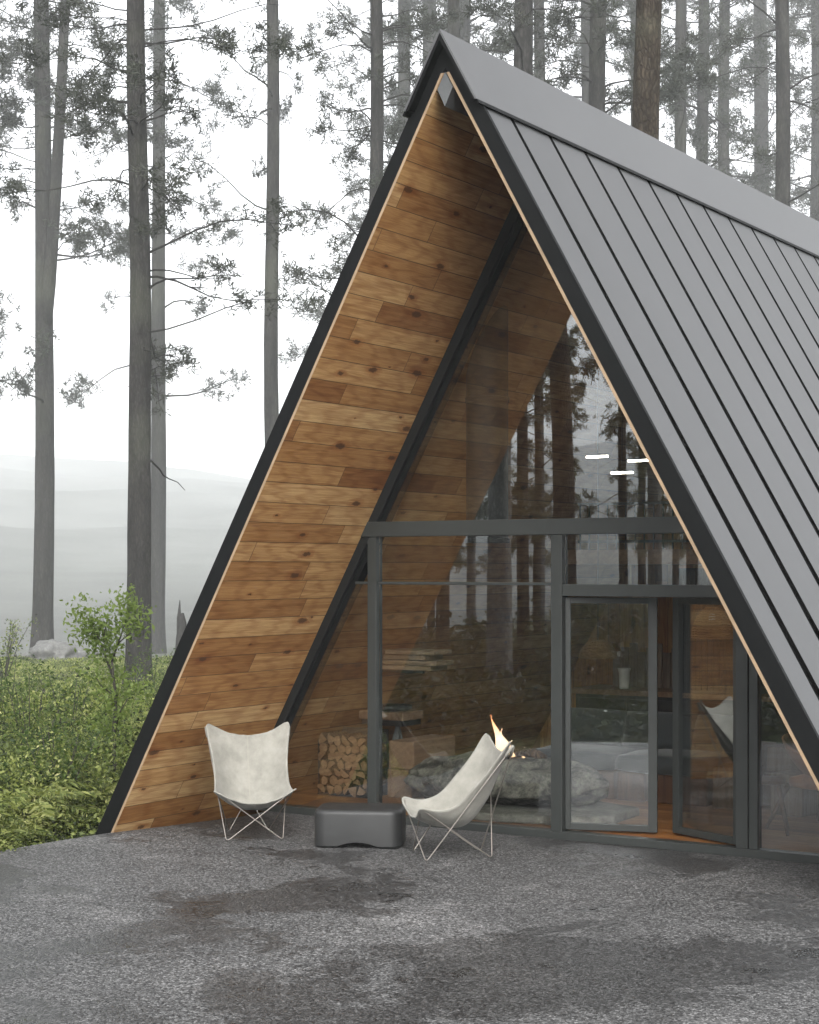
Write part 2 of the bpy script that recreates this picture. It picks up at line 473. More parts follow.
def mat_soil():
    k = NT('forest_soil_far_mist')
    v = k.obj()
    a = k.noise(v, .35, 6, .6)
    b = k.noise(v, 9, 6, .7)
    c = k.ramp(a, [(.3, (.035, .05, .018)), (.5, (.06, .075, .03)), (.7, (.085, .07, .042))])
    c = k.mix(k.math('MULTIPLY', b, .6), c, k.mix(1.0, c, (.4, .36, .3), 'MULTIPLY'))
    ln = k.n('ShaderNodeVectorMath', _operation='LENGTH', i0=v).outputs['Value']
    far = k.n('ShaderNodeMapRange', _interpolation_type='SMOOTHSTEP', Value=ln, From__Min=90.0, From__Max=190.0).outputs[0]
    pale = k.ramp(k.noise(k.mapping(v, (1, 1, 2)), .02, 6, .6), [(.3, (.08, .084, .076)), (.7, (.15, .155, .143))])  # distant ground painted paler grey, standing in for mist on the hill
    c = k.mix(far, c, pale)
    return k.done(k.pbr(c, .95, 0, k.bump(b, .6, .05), .1))
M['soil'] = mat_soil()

def mat_emit(name, col, strength):
    k = NT(name)
    e = k.n('ShaderNodeEmission', Color=(*col, 1), Strength=strength)
    return k.done(e.outputs[0])
M['led'] = mat_emit('led_strip', (1, .90, .76), 17)

def mat_flame():
    k = NT('flame')
    sp = k.n('ShaderNodeSeparateXYZ', Vector=k.obj())
    c = k.ramp(k.math('MULTIPLY', sp.outputs[2], 2.6), [(0, (1, .62, .34)), (.4, (1, .72, .5)), (.8, (1, .42, .18)), (1, (.8, .2, .06))])
    e = k.n('ShaderNodeEmission', Color=c, Strength=.75)
    t = k.n('ShaderNodeBsdfTransparent')
    lw = k.n('ShaderNodeLayerWeight', Blend=.35)
    n = k.noise(k.mapping(k.obj(), (10, 10, 4)), 1.0, 3, .5, 1.0)
    f = k.math('MINIMUM', 1.0, k.math('MULTIPLY', k.math('SUBTRACT', 1.0, lw.outputs['Facing']), k.math('MULTIPLY', n, 1.9)))
    mx = k.n('ShaderNodeMixShader', Fac=f, i1=t.outputs[0], i2=e.outputs[0])
    return k.done(mx.outputs[0])
M['flame'] = mat_flame()

# ------------------------------------------------------------------ camera
cam = bpy.data.cameras.new('camera')
co = link(bpy.data.objects.new('camera', cam))
cam.sensor_fit = 'HORIZONTAL'; cam.sensor_width = 36
cam.lens = 1704.04 * 36 / 819
cam.shift_y = (569.13 - 512) / 819
cam.clip_start = .1; cam.clip_end = 4000
CAM = Vector((6.536, -10.718, 2.2))
co.location = CAM
co.rotation_euler = (R(90), 0, .5698)
S.camera = co
FW = Vector((-math.sin(.5698), math.cos(.5698), 0)); RT = Vector((math.cos(.5698), math.sin(.5698), 0))
def at(u, depth, z=0.0):
    """ground position on the line of sight of picture column u at a given depth in metres"""
    p = CAM + FW * depth + RT * ((u - 409.5) / 1704.04 * depth)
    return Vector((p.x, p.y, z))

# ------------------------------------------------------------------ world and sun
W = bpy.data.worlds.new('World'); S.world = W; W.use_nodes = True
wt = W.node_tree; wt.nodes.clear()
wo = wt.nodes.new('ShaderNodeOutputWorld'); bg = wt.nodes.new('ShaderNodeBackground')
sky = wt.nodes.new('ShaderNodeTexSky'); sky.sky_type = 'NISHITA'; sky.sun_disc = False
sky.sun_elevation = R(34); sky.sun_rotation = R(147)
sky.air_density = 1.0; sky.dust_density = 3.0; sky.ozone_density = 1.0
hs = wt.nodes.new('ShaderNodeHueSaturation'); hs.inputs['Saturation'].default_value = .12
wt.links.new(sky.outputs[0], hs.inputs['Color']); wt.links.new(hs.outputs[0], bg.inputs['Color'])
bg.inputs['Strength'].default_value = .15
wt.links.new(bg.outputs[0], wo.inputs['Surface'])
sl = bpy.data.lights.new('sun', 'SUN'); sl.energy = .5; sl.angle = R(35); sl.color = (1, .97, .93)
so = link(bpy.data.objects.new('sun', sl))
az, el = R(147), R(34)       # sun_rotation is measured clockwise from +Y
sd = Vector((math.sin(az) * math.cos(el), math.cos(az) * math.cos(el), math.sin(el)))
so.rotation_euler = (-sd).to_track_quat('-Z', 'Y').to_euler()
S.view_settings.view_transform = 'Standard'; S.view_settings.look = 'None'
S.view_settings.exposure = 1.95; S.view_settings.gamma = 1.0

# ------------------------------------------------------------------ terrain
def sstep(a, b, x):
    t = np.clip((x - a) / (b - a), 0, 1); return t * t * (3 - 2 * t)
def terrain_z(x, y):
    x = np.asarray(x, float); y = np.asarray(y, float)
    dx, dy = x - 0, y - 0
    r = np.hypot(dx, dy)
    z = -.12 + .10 * np.sin(x * .31 + 1) * np.sin(y * .27) * sstep(12, 24, r) + .05 * np.sin(x * 1.1) * np.cos(y * .9) * sstep(8, 14, r)
    back = sstep(-30, 25, -x + y * .6)          # the ground falls away behind and left of the cabin
    z = z - (1.95 * sstep(6, 46, r) + 4.2 * sstep(46, 175, r)) * back
    w = np.arctan2(dy, dx)
    z = z + 84 * np.clip((r - 200) / 1000, 0, 1) ** 1.3 * (1 + .10 * np.sin(w * 7 + 2.0) + .03 * np.sin(w * 31))
    z = z + .4 * np.sin(x * .05) * np.sin(y * .045 + 2) * sstep(130, 240, r)
    return z
rad = np.concatenate([np.linspace(0, 30, 31)[1:], np.linspace(30, 200, 60)[1:], np.linspace(200, 1200, 80)[1:]])
seg = 180
ang = np.arange(seg) * 2 * np.pi / seg
gx = np.concatenate([[0], (rad[:, None] * np.cos(ang)).ravel()]); gy = np.concatenate([[0], (rad[:, None] * np.sin(ang)).ravel()])
gz = terrain_z(gx, gy)
for i_, (a_, b_) in enumerate(zip(gx, gy)):
    r_ = math.hypot(a_, b_)
    if r_ > 215: gz[i_] += min(1, (r_ - 215) / 400) * 12 * (noise.fractal(Vector((a_ / 190, b_ / 190, 3.3)), 1, 2, 5))
gv = np.stack([gx, gy, gz], 1)
bm = BM()
vs = [bm.verts.new(p) for p in gv]
for k in range(seg): bm.faces.new((vs[0], vs[1 + k], vs[1 + (k + 1) % seg]))
for i in range(len(rad) - 1):
    a, b = 1 + i * seg, 1 + (i + 1) * seg
    for k in range(seg):
        k2 = (k + 1) % seg
        bm.faces.new((vs[a + k], vs[b + k], vs[b + k2], vs[a + k2]))
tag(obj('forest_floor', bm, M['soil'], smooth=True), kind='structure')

# asphalt forecourt: a slab with a gently curved left edge
edge = [(-3.60, -6.3), (-3.50, -5), (-3.37, -2.5), (-3.33, -1.24), (-3.31, -.7), (-3.255, -.18), (-3.1, .4), (-2.9, 1.2), (-2.9, 12), (15, 12), (15, -3.4), (9, -3.8), (6, -4.4), (3, -5.6), (0, -6.6), (-2, -6.7)]
bm = BM()
top = [bm.verts.new((x, y, 0)) for x, y in edge]; bot = [bm.verts.new((x, y, -.3)) for x, y in edge]
bm.faces.new(top); bm.faces.new(bot[::-1])
for i in range(len(edge)):
    j = (i + 1) % len(edge); bm.faces.new((top[i], bot[i], bot[j], top[j]))
tag(obj('asphalt_forecourt', bm, M['asphalt']), kind='structure')

# ------------------------------------------------------------------ the cabin
Wo, Ho, Wi, Hi = 3.443, 6.133, 3.255, 5.87
DG = 1.625                      # glass front
YB = 11.0                       # back end
def xo(z): return Wo * (1 - z / Ho)
def xi(z): return Wi * (1 - z / Hi)
sl_o = Vector((-Wo, Ho)).normalized()     # up the right slope, outer (x,z)
cabin = thing('a_frame_cabin', 'black A-frame cabin with grey standing-seam roof, knotty pine lining and glass front', 'cabin')

def slope_mesh(bm, sgn, off0, off1, y0, y1, zb, zt, mi=0, hw=None):
    """slab parallel to the roof: between plane offsets (perpendicular metres from inner plane)"""
    n = Vector((Hi, Wi)).normalized()
    poly = []
    for off, zs in ((off0, (zb, zt)), (off1, (zt, zb))):
        for z in zs:
            x = xi(z) + off / n.x
            poly.append((sgn * x, z))
    if sgn < 0: poly = poly[::-1]
    prism(bm, poly, y0, y1, mi)

nT = (Wo - Wi) * Ho / math.hypot(Ho, Wo)     # roof thickness
for sgn in (-1, 1):
    # pine lining with board coordinates in its UV map
    bm = BM()
    uvl = bm.loops.layers.uv.new('UVMap')
    L = math.hypot(Wi, Hi)
    t = .022
    n = Vector((Hi, Wi)).normalized()
    def P(s, y, off):
        z = -.1 + s
        x = xi(z) + off / n.x
        return Vector((sgn * x, y, z))
    zt = Hi + .1 - .02
    y0_ = -.032
    a = [bm.verts.new(P(0, y0_, 0)), bm.verts.new(P(0, YB, 0)), bm.verts.new(P(zt, YB, 0)), bm.verts.new(P(zt, y0_, 0))]
    b = [bm.verts.new(P(0, y0_, t)), bm.verts.new(P(0, YB, t)), bm.verts.new(P(zt, YB, t)), bm.verts.new(P(zt, y0_, t))]
    f = bm.faces.new(a); f.material_index = 0
    sl = zt * L / Hi
    for lp, uv in zip(f.loops, ((0, 0), (YB, 0), (YB, sl), (0, sl))):
        lp[uvl].uv = (uv[0] + 40 * (sgn + 1), uv[1] + 9.07 * (sgn + 1))
    bm.faces.new(b[::-1]).material_index = 1
    for i in range(4):
        j = (i + 1) % 4
        bm.faces.new((a[i], a[j], b[j], b[i])).material_index = 1
    obj('pine_lining', bm, [M['lining'], M['edge_wood']], cabin)
    # structural slab (dark) between lining and metal
    bm = BM(); slope_mesh(bm, sgn, t + .002, nT - .045, .012, YB, -.12, Hi)
    obj('roof_deck', bm, M['groove'], cabin)
    # fascia board on the gable front
    bm = BM()
    zi = Hi * (1 - .0)
    xt = .0085 / n.x; zt_ = .0085 / n.y
    prism(bm, [(sgn * (xi(-.12) + xt), -.12), (sgn * xo(-.12), -.12), (0, Ho), (0, Hi + zt_)][::-sgn], -.03, .0105)
    # let the pine edge show: fascia stops short of the inner face
    for v in bm.verts: pass
    obj('fascia_board', bm, M['fascia'], cabin)
    # standing panels: seams every 0.6 m, the dark joint widening to the eave
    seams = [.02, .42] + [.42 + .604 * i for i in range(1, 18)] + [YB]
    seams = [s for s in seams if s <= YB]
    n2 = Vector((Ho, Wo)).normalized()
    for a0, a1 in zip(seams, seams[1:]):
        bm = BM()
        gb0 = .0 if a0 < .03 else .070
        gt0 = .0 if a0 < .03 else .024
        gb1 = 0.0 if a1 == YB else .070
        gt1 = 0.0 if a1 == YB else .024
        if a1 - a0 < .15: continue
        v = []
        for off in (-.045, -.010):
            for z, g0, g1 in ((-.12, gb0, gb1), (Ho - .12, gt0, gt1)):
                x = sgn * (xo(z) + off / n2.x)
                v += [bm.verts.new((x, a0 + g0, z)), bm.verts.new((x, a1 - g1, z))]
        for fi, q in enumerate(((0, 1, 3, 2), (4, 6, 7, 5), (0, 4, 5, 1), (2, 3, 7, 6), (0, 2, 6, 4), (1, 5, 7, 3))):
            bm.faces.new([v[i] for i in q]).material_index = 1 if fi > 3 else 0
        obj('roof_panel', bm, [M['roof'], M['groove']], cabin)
# ridge cap: folded sheet standing proud of the panels
bm = BM()
def cap_sheet(sgn, o0, o1, y0, y1, zb):
    n2 = Vector((Ho, Wo)).normalized()
    def px(z, off): return xo(z) + off / n2.x
    za0 = Ho + o0 / n2.y; za1 = Ho + o1 / n2.y
    prism(bm, [(sgn * px(zb, o0), zb), (sgn * px(zb, o1), zb), (0, za1), (0, za0)][::sgn], y0, y1)
for sgn in (-1, 1):
    cap_sheet(sgn, -.004, .010, -.11, YB + .05, 5.595)
bmesh.ops.remove_doubles(bm, verts=bm.verts[:], dist=.0005)
obj('ridge_cap', bm, M['cap'], cabin)
# turned-down hem of the cap at the gable, and painted shadow strips along it
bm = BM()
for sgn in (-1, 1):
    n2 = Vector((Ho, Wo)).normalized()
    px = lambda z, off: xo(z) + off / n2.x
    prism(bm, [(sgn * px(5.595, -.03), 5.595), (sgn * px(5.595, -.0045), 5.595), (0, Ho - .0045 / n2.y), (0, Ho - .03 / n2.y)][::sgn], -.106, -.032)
    prism(bm, [(sgn * px(5.563, -.0085), 5.563), (sgn * px(5.563, .0095), 5.563), (sgn * px(5.594, .0095), 5.594), (sgn * px(5.594, -.0085), 5.594)][::sgn], -.10, YB)  # black strip in place of the shadow gap below the cap edge
obj('cap_hem_and_shadow', bm, M['fascia'], cabin)
# ridge beam (lozenge) under the apex
bm = BM()
prism(bm, [(0, 5.855), (-.066, 5.735), (0, 5.60), (.066, 5.735)], -.034, YB - .1)
obj('ridge_beam', bm, M['beam_end'], cabin)
# glass front: raking rafters
def rake(sgn, w, y0, y1, name, mat):
    bm = BM()
    poly = [(sgn * xi(.0), .0), (sgn * xi(5.62), 5.62), (sgn * (xi(5.62) - w), 5.62 - w * .4), (sgn * (xi(0) - w), 0.0)]
    prism(bm, poly[::sgn], y0, y1)
    obj(name, bm, mat, cabin, bevel=.004)
for sgn in (-1, 1):
    rake(sgn, .085, DG, DG + .05, 'raking_frame', M['rake'])
    rake(sgn, .135, DG + .0505, DG + .16, 'raking_frame', M['fascia'])
def fbox(name, x0, x1, z0, z1, y0=DG, y1=DG + .1, mat='frame', bev=.004):
    bm = BM(); box(bm, x0, x1, y0, y1, z0, z1)
    return obj(name, bm, M[mat], cabin, bevel=bev)
zb0, zb1 = 2.482, 2.612
bm = BM()
prism(bm, [(-xi(zb0) + .003, zb0), (xi(zb0) - .003, zb0), (xi(zb1) - .003, zb1), (-xi(zb1) + .003, zb1)], DG - .012, DG + .13)
obj('tie_beam', bm, M['frame'], cabin, bevel=.004)
bm = BM(); prism(bm, [(-xi(.0) + .09, .0), (xi(0) - .09, .0), (xi(.062) - .09, .062), (-xi(.062) + .09, .062)], DG - .004, DG + .12)
obj('sill', bm, M['frame'], cabin, bevel=.003)
fbox('post', -1.811, -1.719, .063, zb0 - .001, DG + .002, DG + .1)
fbox('post', .0, .102, .063, zb0 - .001, DG - .003, DG + .1)
fbox('transom', -xi(2.08) + .14, -1.812, 2.066, 2.091, DG + .03, DG + .07)
fbox('transom', -1.718, -.001, 2.066, 2.091, DG + .03, DG + .07)
fbox('transom', .103, xi(2.04) - .12, 1.98, 2.077, DG + .001, DG + .1)
fbox('post', 1.594, 1.692, .063, 1.979, DG, DG + .1)
fbox('post', 1.697, 1.768, .063, 1.979, DG + .012, DG + .1)
# panes
def pane(poly, y=DG + .052):
    bm = BM(); prism(bm, poly, y, y + .008)
    return obj('glass_pane', bm, M['glass'], cabin)
g = .10
pane([(-xi(zb1) + g, zb1), (xi(zb1) - g, zb1), (0.0, Hi * (1 - g / Wi) - .001)])
pane([(-xi(.063) + g, .063), (-1.812, .063), (-1.812, 2.065), (-xi(2.066) + g, 2.065)])
pane([(-xi(2.092) + g, 2.092), (-1.812, 2.092), (-1.812, 2.3), (-1.81 , 2.31)]) if False else None
pane([(-1.718, .063), (-.001, .063), (-.001, 2.065), (-1.718, 2.065)])
pane([(-1.718, 2.092), (-.001, 2.092), (-.001, zb0), (-1.718, zb0)])
pane([(.103, 2.078), (xi(2.078) - g, 2.078), (xi(zb0) - g, zb0), (.103, zb0)])
pane([(1.769, .063), (xi(.063) - g, .063), (xi(1.979) - g, 1.979), (1.769, 1.979)])
# double doors, both leaves standing ajar inwards
def door(hx, ang, sgn):
    bm = BM()
    w, h, st = .745, 1.905, .072
    box(bm, 0, st * .6, 0, .045, .012, h)
    box(bm, w - st, w, 0, .045, .012, h)
    box(bm, st * .6, w - st, 0, .045, .012, .065)
    box(bm, st * .6, w - st, 0, .045, h - .05, h)
    if sgn < 0:
        for v in bm.verts: v.co.x *= -1
    o = obj('door', bm, M['frame'], cabin, bevel=.003, loc=(hx, DG + .045, .066), rz=ang)
    bm = BM()
    a, b = sorted((sgn * st * .6, sgn * (w - st)))
    box(bm, a, b, .018, .026, .065, h - .05)
    obj('glass_pane', bm, M['glass'], o)
    bm = BM()
    hx2 = sgn * (w - .035)
    tube(bm, [(hx2, .045, .95), (hx2, .085, .95), (hx2 - sgn * .11, .085, .95)], .009, 8)
    obj('handle', bm, M['black_steel'], o, smooth=True)
door(.108, R(19), 1)
door(1.588, R(-25), -1)
# floor, back wall, loft
bm = BM(); prism(bm, [(-xi(.0) + .01, .0015), (xi(0) - .01, .0015), (xi(.06) - .004, .06), (-xi(.06) + .004, .06)], DG + .121, YB - .1)
obj('wood_floor', bm, M['floor'], cabin)
def uv_wall(name, y, poly, th, mat):
    bm = BM(); prism(bm, poly, y, y + th)
    uvl = bm.loops.layers.uv.new('UVMap')
    for f in bm.faces:
        for lp in f.loops: lp[uvl].uv = (lp.vert.co.z + .4, lp.vert.co.x + 10)
    return obj(name, bm, mat, cabin)
uv_wall('back_wall', 7.2, [(-xi(.06) + .01, .061), (xi(.06) - .01, .061), (.07, 5.55), (-.07, 5.55)], .12, M['boards'])
bm = BM(); prism(bm, [(-xi(2.25) + .01, 2.25), (xi(2.25) - .01, 2.25), (xi(2.40) - .01, 2.40), (-xi(2.4) + .01, 2.40)], 5.2, 7.19)
obj('loft_floor', bm, M['timber_y'], cabin)
bm = BM()
xr = xi(2.9) - .06
for z in (2.47, 2.86): box(bm, -xr, xr, 5.22, 5.25, z, z + .03)
for i in range(31):
    x = -xr + .02 + i * (2 * xr - .04) / 30
    box(bm, x - .007, x + .007, 5.228, 5.242, 2.402, 2.86)
obj('loft_railing', bm, M['black_steel'], cabin)

# ------------------------------------------------------------------ butterfly chairs
def chair(label, x, y, rz):
    t = thing('butterfly_chair', label, 'chair', (x, y, 0), rz, 'canvas butterfly chairs on the asphalt')
    fl = .0075
    Va, Vb = (.264, .228, fl), (.264, -.228, fl)
    Vc, Vd = (-.264, .166, fl), (-.264, -.166, fl)
    FL, FRt = (.322, .308, .418), (.322, -.308, .418)
    BL, BR = (-.385, .352, .885), (-.385, -.352, .885)
    for lp in ((BL, Va, FRt, Vd), (BR, Vb, FL, Vc)):
        bm = BM(); tube(bm, fillet(lp, .028), .0052, 7, closed=True)
        obj('rod_loop', bm, M['steel'], t, smooth=True)
    # sling
    ctrlE = np.array([(.352, .345, .446), (.205, .322, .405), (.05, .306, .435), (-.095, .305, .58), (-.250, .334, .765), (-.362, .400, .975)])
    ctrlC = np.array([(.320, 0, .318), (.14, 0, .245), (-.08, 0, .245), (-.245, 0, .42), (-.338, 0, .64), (-.380, 0, .80)])
    tE = np.array([0, .17, .42, .66, .86, 1.0])
    def curve(ctrl, tt):
        # Catmull-Rom through the control points
        out = []
        for q in tt:
            i = min(max(np.searchsorted(tE, q) - 1, 0), len(tE) - 2)
            w = (q - tE[i]) / (tE[i + 1] - tE[i])
            p0 = ctrl[max(i - 1, 0)]; p1 = ctrl[i]; p2 = ctrl[i + 1]; p3 = ctrl[min(i + 2, len(tE) - 1)]
            out.append(.5 * ((2 * p1) + (-p0 + p2) * w + (2 * p0 - 5 * p1 + 4 * p2 - p3) * w * w + (-p0 + 3 * p1 - 3 * p2 + p3) * w ** 3))
        return np.array(out)
    nu, nv = 45, 49
    bm = BM(); grid = []
    for j in range(nv):
        row = []
        for i in range(nu):
            u = -1 + 2 * i / (nu - 1); a = abs(u); q = j / (nv - 1)
            # round the four corners of the cloth into ears
            if q > .84 and a > .70:
                p_, r_ = (a - .70) / .30, (q - .84) / .16
                a = .70 + .30 * p_ * math.sqrt(1 - r_ * r_ * .5); q = .84 + .16 * r_ * math.sqrt(1 - p_ * p_ * .5)
            elif q < .10 and a > .72:
                p_, r_ = (a - .72) / .28, (.10 - q) / .10
                a = .72 + .28 * p_ * math.sqrt(1 - r_ * r_ * .5); q = .10 - .10 * r_ * math.sqrt(1 - p_ * p_ * .5)
            E1, C1 = curve(ctrlE, [q])[0], curve(ctrlC, [q])[0]
            k = a ** 2.15
            p = C1 * (1 - k) + E1 * k
            v_ = Vector((p[0], E1[1] * math.copysign(a, u), p[2]))
            v_.z += .006 * noise.noise(Vector((u * 3, q * 6, x))) + .004 * noise.noise(Vector((u * 9, q * 5, x + 4)))
            row.append(bm.verts.new(v_))
        grid.append(row)
    for j in range(nv - 1):
        for i in range(nu - 1):
            bm.faces.new((grid[j][i], grid[j][i + 1], grid[j + 1][i + 1], grid[j + 1][i]))
    s = obj('canvas_sling', bm, M['canvas'], t, smooth=True)
    md = s.modifiers.new('thick', 'SOLIDIFY'); md.thickness = .009; md.offset = 0
    # corner pockets: short sleeves of canvas over the rod tips
    for (p, q1, q2) in ((BL, Va, Vd), (BR, Vb, Vc)):
        P0 = Vector(p); bm = BM()
        loop = fillet([P0.lerp(Vector(q1), .10), P0 + Vector((.004, 0, .004)), P0.lerp(Vector(q2), .10)], .028, False, 6)
        tube(bm, loop, .0125, 8)
        obj('corner_pocket', bm, M['canvas'], t, smooth=True)
    return t
chair('cream canvas butterfly chair facing the camera beside the pine-lined overhang', -2.111, .375, -.814)
chair('cream canvas butterfly chair seen side-on to the right of the black stool', -.212, .43, -2.351)

# charcoal stool with arched underside
bm = BM()
rounded_slab(bm, .70, .46, .0, .305, .10, .04, 8)
bmesh.ops.subdivide_edges(bm, edges=[e for e in bm.edges if abs(e.verts[0].co.z - e.verts[1].co.z) < 1e-6 and e.verts[0].co.z < .05 and e.calc_length() > .1], cuts=24)
bmesh.ops.triangulate(bm, faces=[f for f in bm.faces if len(f.verts) > 4 and f.calc_center_median().z > .01])
ot = obj('resin_stool', bm, M['rubber'], smooth=True, loc=(-1.145, .545, 0), rz=R(27))
# arch cut through the foot
bm = BM()
prism(bm, [(-.215 + .43 * k / 20, .062 * math.sin(math.pi * k / 20) ** .8 - .012) for k in range(21)][::-1], -.5, .5)
cut = bpy.data.meshes.new('arch'); bmesh.ops.recalc_face_normals(bm, faces=bm.faces[:]); bm.to_mesh(cut); bm.free()
cu = link(bpy.data.objects.new('arch', cut)); cu.location = ot.location; cu.rotation_euler = ot.rotation_euler
# rebuild the foot as a clean solid before the cut
bm = BM(); rounded_slab(bm, .70, .46, .0, .305, .10, .04, 8)
bmesh.ops.recalc_face_normals(bm, faces=bm.faces[:]); bm.to_mesh(ot.data); bm.free()
b = ot.modifiers.new('cut', 'BOOLEAN'); b.operation = 'DIFFERENCE'; b.object = cu; b.solver = 'EXACT'
dg = bpy.context.evaluated_depsgraph_get(); dg.update()
me2 = bpy.data.meshes.new_from_object(ot.evaluated_get(dg)); ot.modifiers.clear(); ot.data = me2
me2.polygons.foreach_set('use_smooth', [True] * len(me2.polygons))
bpy.data.objects.remove(cu)
me2.set_sharp_from_angle(angle=R(35))
tag(ot, 'low charcoal resin stool with rounded corners and arched foot between the chairs', 'stool')

# ------------------------------------------------------------------ interior
FZ = .0605
# flue pipe rising through the sloped lining
bm = BM(); seg_ = 40; rf = .185; cx, cy = -.945, 2.22
rings = []
for lv in (1.62, 3.66, 3.665):
    rings.append([(lv, rf) for _ in range(seg_)])
def ceil_z(x): return Hi * (1 - abs(x) / Wi)
low = [bm.verts.new((cx + rf * math.cos(2 * math.pi * k / seg_), cy + rf * math.sin(2 * math.pi * k / seg_), 2.44)) for k in range(seg_)]
mid = [bm.verts.new((v.co.x, v.co.y, 3.66)) for v in low]
hi = [bm.verts.new((v.co.x, v.co.y, ceil_z(v.co.x) - .003)) for v in low]
for a, b in ((low, mid), (mid, hi)):
    for k in range(seg_): bm.faces.new((a[k], a[(k + 1) % seg_], b[(k + 1) % seg_], b[k]))
bm.faces.new(low[::-1]); bm.faces.new(hi)
fl_ = thing('stove_flue', 'wide dark steel flue pipe rising to the pine ceiling behind the glass', 'flue', (0, 0, 0))
o = obj('pipe', bm, M['flue'], fl_, smooth=True); o.data.set_sharp_from_angle(angle=R(40))
bm = BM(); lathe(bm, [(.187, 3.655), (.193, 3.66), (.193, 3.70), (.187, 3.705)], 40, cx, cy)
o = obj('joint_band', bm, M['flue'], fl_, smooth=True); o.data.set_sharp_from_angle(angle=R(40))
bm = BM(); lathe(bm, [(.193, 2.43), (.198, 2.435), (.198, 2.465), (.186, 2.47)], 40, cx, cy)
o = obj('end_collar', bm, M['flue'], fl_, smooth=True); o.data.set_sharp_from_angle(angle=R(30))

# hearth
bm = BM()
pl = [(-1.25, 1.80), (-.55, 1.80), (.02, 1.93), (.28, 2.25), (.25, 2.80), (-.3, 3.02), (-1.3, 2.95)]
a = [bm.verts.new((x, y, FZ)) for x, y in pl]; b = [bm.verts.new((x, y, FZ + .075)) for x, y in pl]
bm.faces.new(a[::-1]); bm.faces.new(b)
for i in range(len(pl)): bm.faces.new((a[i], a[(i + 1) % len(pl)], b[(i + 1) % len(pl)], b[i]))
tag(obj('stone_slab', bm, M['slab_stone'], bevel=.02), 'flat pale stone slab on the wooden floor carrying the fire boulder', 'slab')
bm = BM(); rock(bm, .86, .36, .24, 3.0, 4, .30, .1)
for v in bm.verts:
    rr = math.hypot(v.co.x + .1, v.co.y)
    if v.co.z > 0 and rr < .26: v.co.z -= .07 * (1 - rr / .26)
hb_ = obj('fire_boulder', bm, M['hearth_rock'], smooth=True, loc=(-.78, 2.42, FZ + .075 + .215))
tag(hb_, 'large mottled boulder with a hollow holding the fire, on the pale stone slab', 'boulder')
bm = BM(); rock(bm, .42, .26, .22, 8.0, 4, .3, .1)
tag(obj('hearth_rock', bm, M['hearth_rock'], smooth=True, loc=(-1.62, 2.68, FZ + .2)), 'pale rounded rock between the timber blocks and the fire boulder', 'rock')
for k in range(9):
    bm = BM(); rock(bm, .035 + .015 * random.random(), .03, .025, 20 + k, 2, .25)
    tag(obj('pebble', bm, M['grey_rock'], smooth=True, loc=(-.98 + .16 * (k % 3) + random.uniform(-.03, .03) + .1, 2.32 + .07 * (k // 3), FZ + .475 - .02 + .01 * random.random())), 'small grey pebble around the flames on the boulder', 'pebble', 'pebbles around the fire')
bm = BM(); tube(bm, [(-.22, 0, 0), (-.05, .02, .03), (.12, 0, .035), (.25, -.03, 0)], [.035, .045, .042, .03], 10)
tag(obj('burning_log', bm, M['log_bark'], smooth=True, loc=(-.70, 2.40, FZ + .50)), 'short split log burning on the fire boulder', 'log')
bm = BM()
for (px, py, h, r_, ph) in ((-.13, 0, .36, .045, 0), (-.06, .02, .24, .05, 1), (.01, 0, .14, .04, 2), (.12, .01, .09, .028, 3), (-.10, -.03, .20, .035, 4)):
    pts, rr = [], []
    for k in range(12):
        q = k / 11
        pts.append((px + .035 * math.sin(q * 5 + ph) * q - .05 * q, py + .02 * math.cos(q * 4 + ph) * q, h * q))
        rr.append(max(.003, r_ * (math.sin(math.pi * min(1, q * .8 + .22)) ** .8) * (1 - q) ** .55))
    tube(bm, pts, rr, 12)
tag(obj('flame', bm, M['flame'], smooth=True, loc=(-.79, 2.40, FZ + .49)), 'open orange flame burning on the boulder behind the side-on chair', 'fire')

# firewood: a rack and its logs
rk = thing('firewood_rack', 'black steel firewood rack holding split logs beside the pine wall', 'rack', (-2.66, 2.62, FZ))
bm = BM(); box(bm, -.28, .30, -.17, .17, 0, .012); obj('base_tray', bm, M['black_steel'], rk)
for sx in (-.27, .29):
    bm = BM(); tube(bm, fillet([(sx, -.16, .0), (sx, -.16, .60), (sx, .16, .60), (sx, .16, .0)], .03, False), .01, 8)
    obj('side_hoop', bm, M['black_steel'], rk, smooth=True)
bm = BM(); box(bm, -.28, .30, .172, .18, .0, .62); obj('back_plate', bm, M['black_steel'], rk)
protos = []
def log_shape(kind):
    bm = BM(); n = 12; r = .054
    pts = []
    if kind == 0: pts = [(r * math.cos(2 * math.pi * k / n) * (1 + .08 * math.sin(3 * k)), r * math.sin(2 * math.pi * k / n)) for k in range(n)]
    elif kind == 1:
        pts = [(r * 1.1 * math.cos(math.pi * k / 8), -.02 + r * 1.1 * math.sin(math.pi * k / 8)) for k in range(9)]
    elif kind == 2:
        pts = [(-.045, -.035)] + [(-.045 + .1 * math.cos(R(75) * k / 6), -.035 + .1 * math.sin(R(75) * k / 6)) for k in range(7)]
    else: pts = [(-.05, -.03), (-.01, -.045), (.05, -.02), (.04, .03), (-.01, .045), (-.045, .02)]
    a = [bm.verts.new((x, -.15, z)) for x, z in pts]; b = [bm.verts.new((x * 1.03, .15, z)) for x, z in pts]
    bm.faces.new(a).material_index = 1; bm.faces.new(b[::-1]).material_index = 1
    for i in range(len(pts)): bm.faces.new((a[i], b[i], b[(i + 1) % len(pts)], a[(i + 1) % len(pts)]))
    return obj('firewood_log', bm, [M['log_bark'], M['log_end']], bevel=.004)
protos = [log_shape(k) for k in range(4)]
used = set()
rows = 7
rnd = random.Random(4)
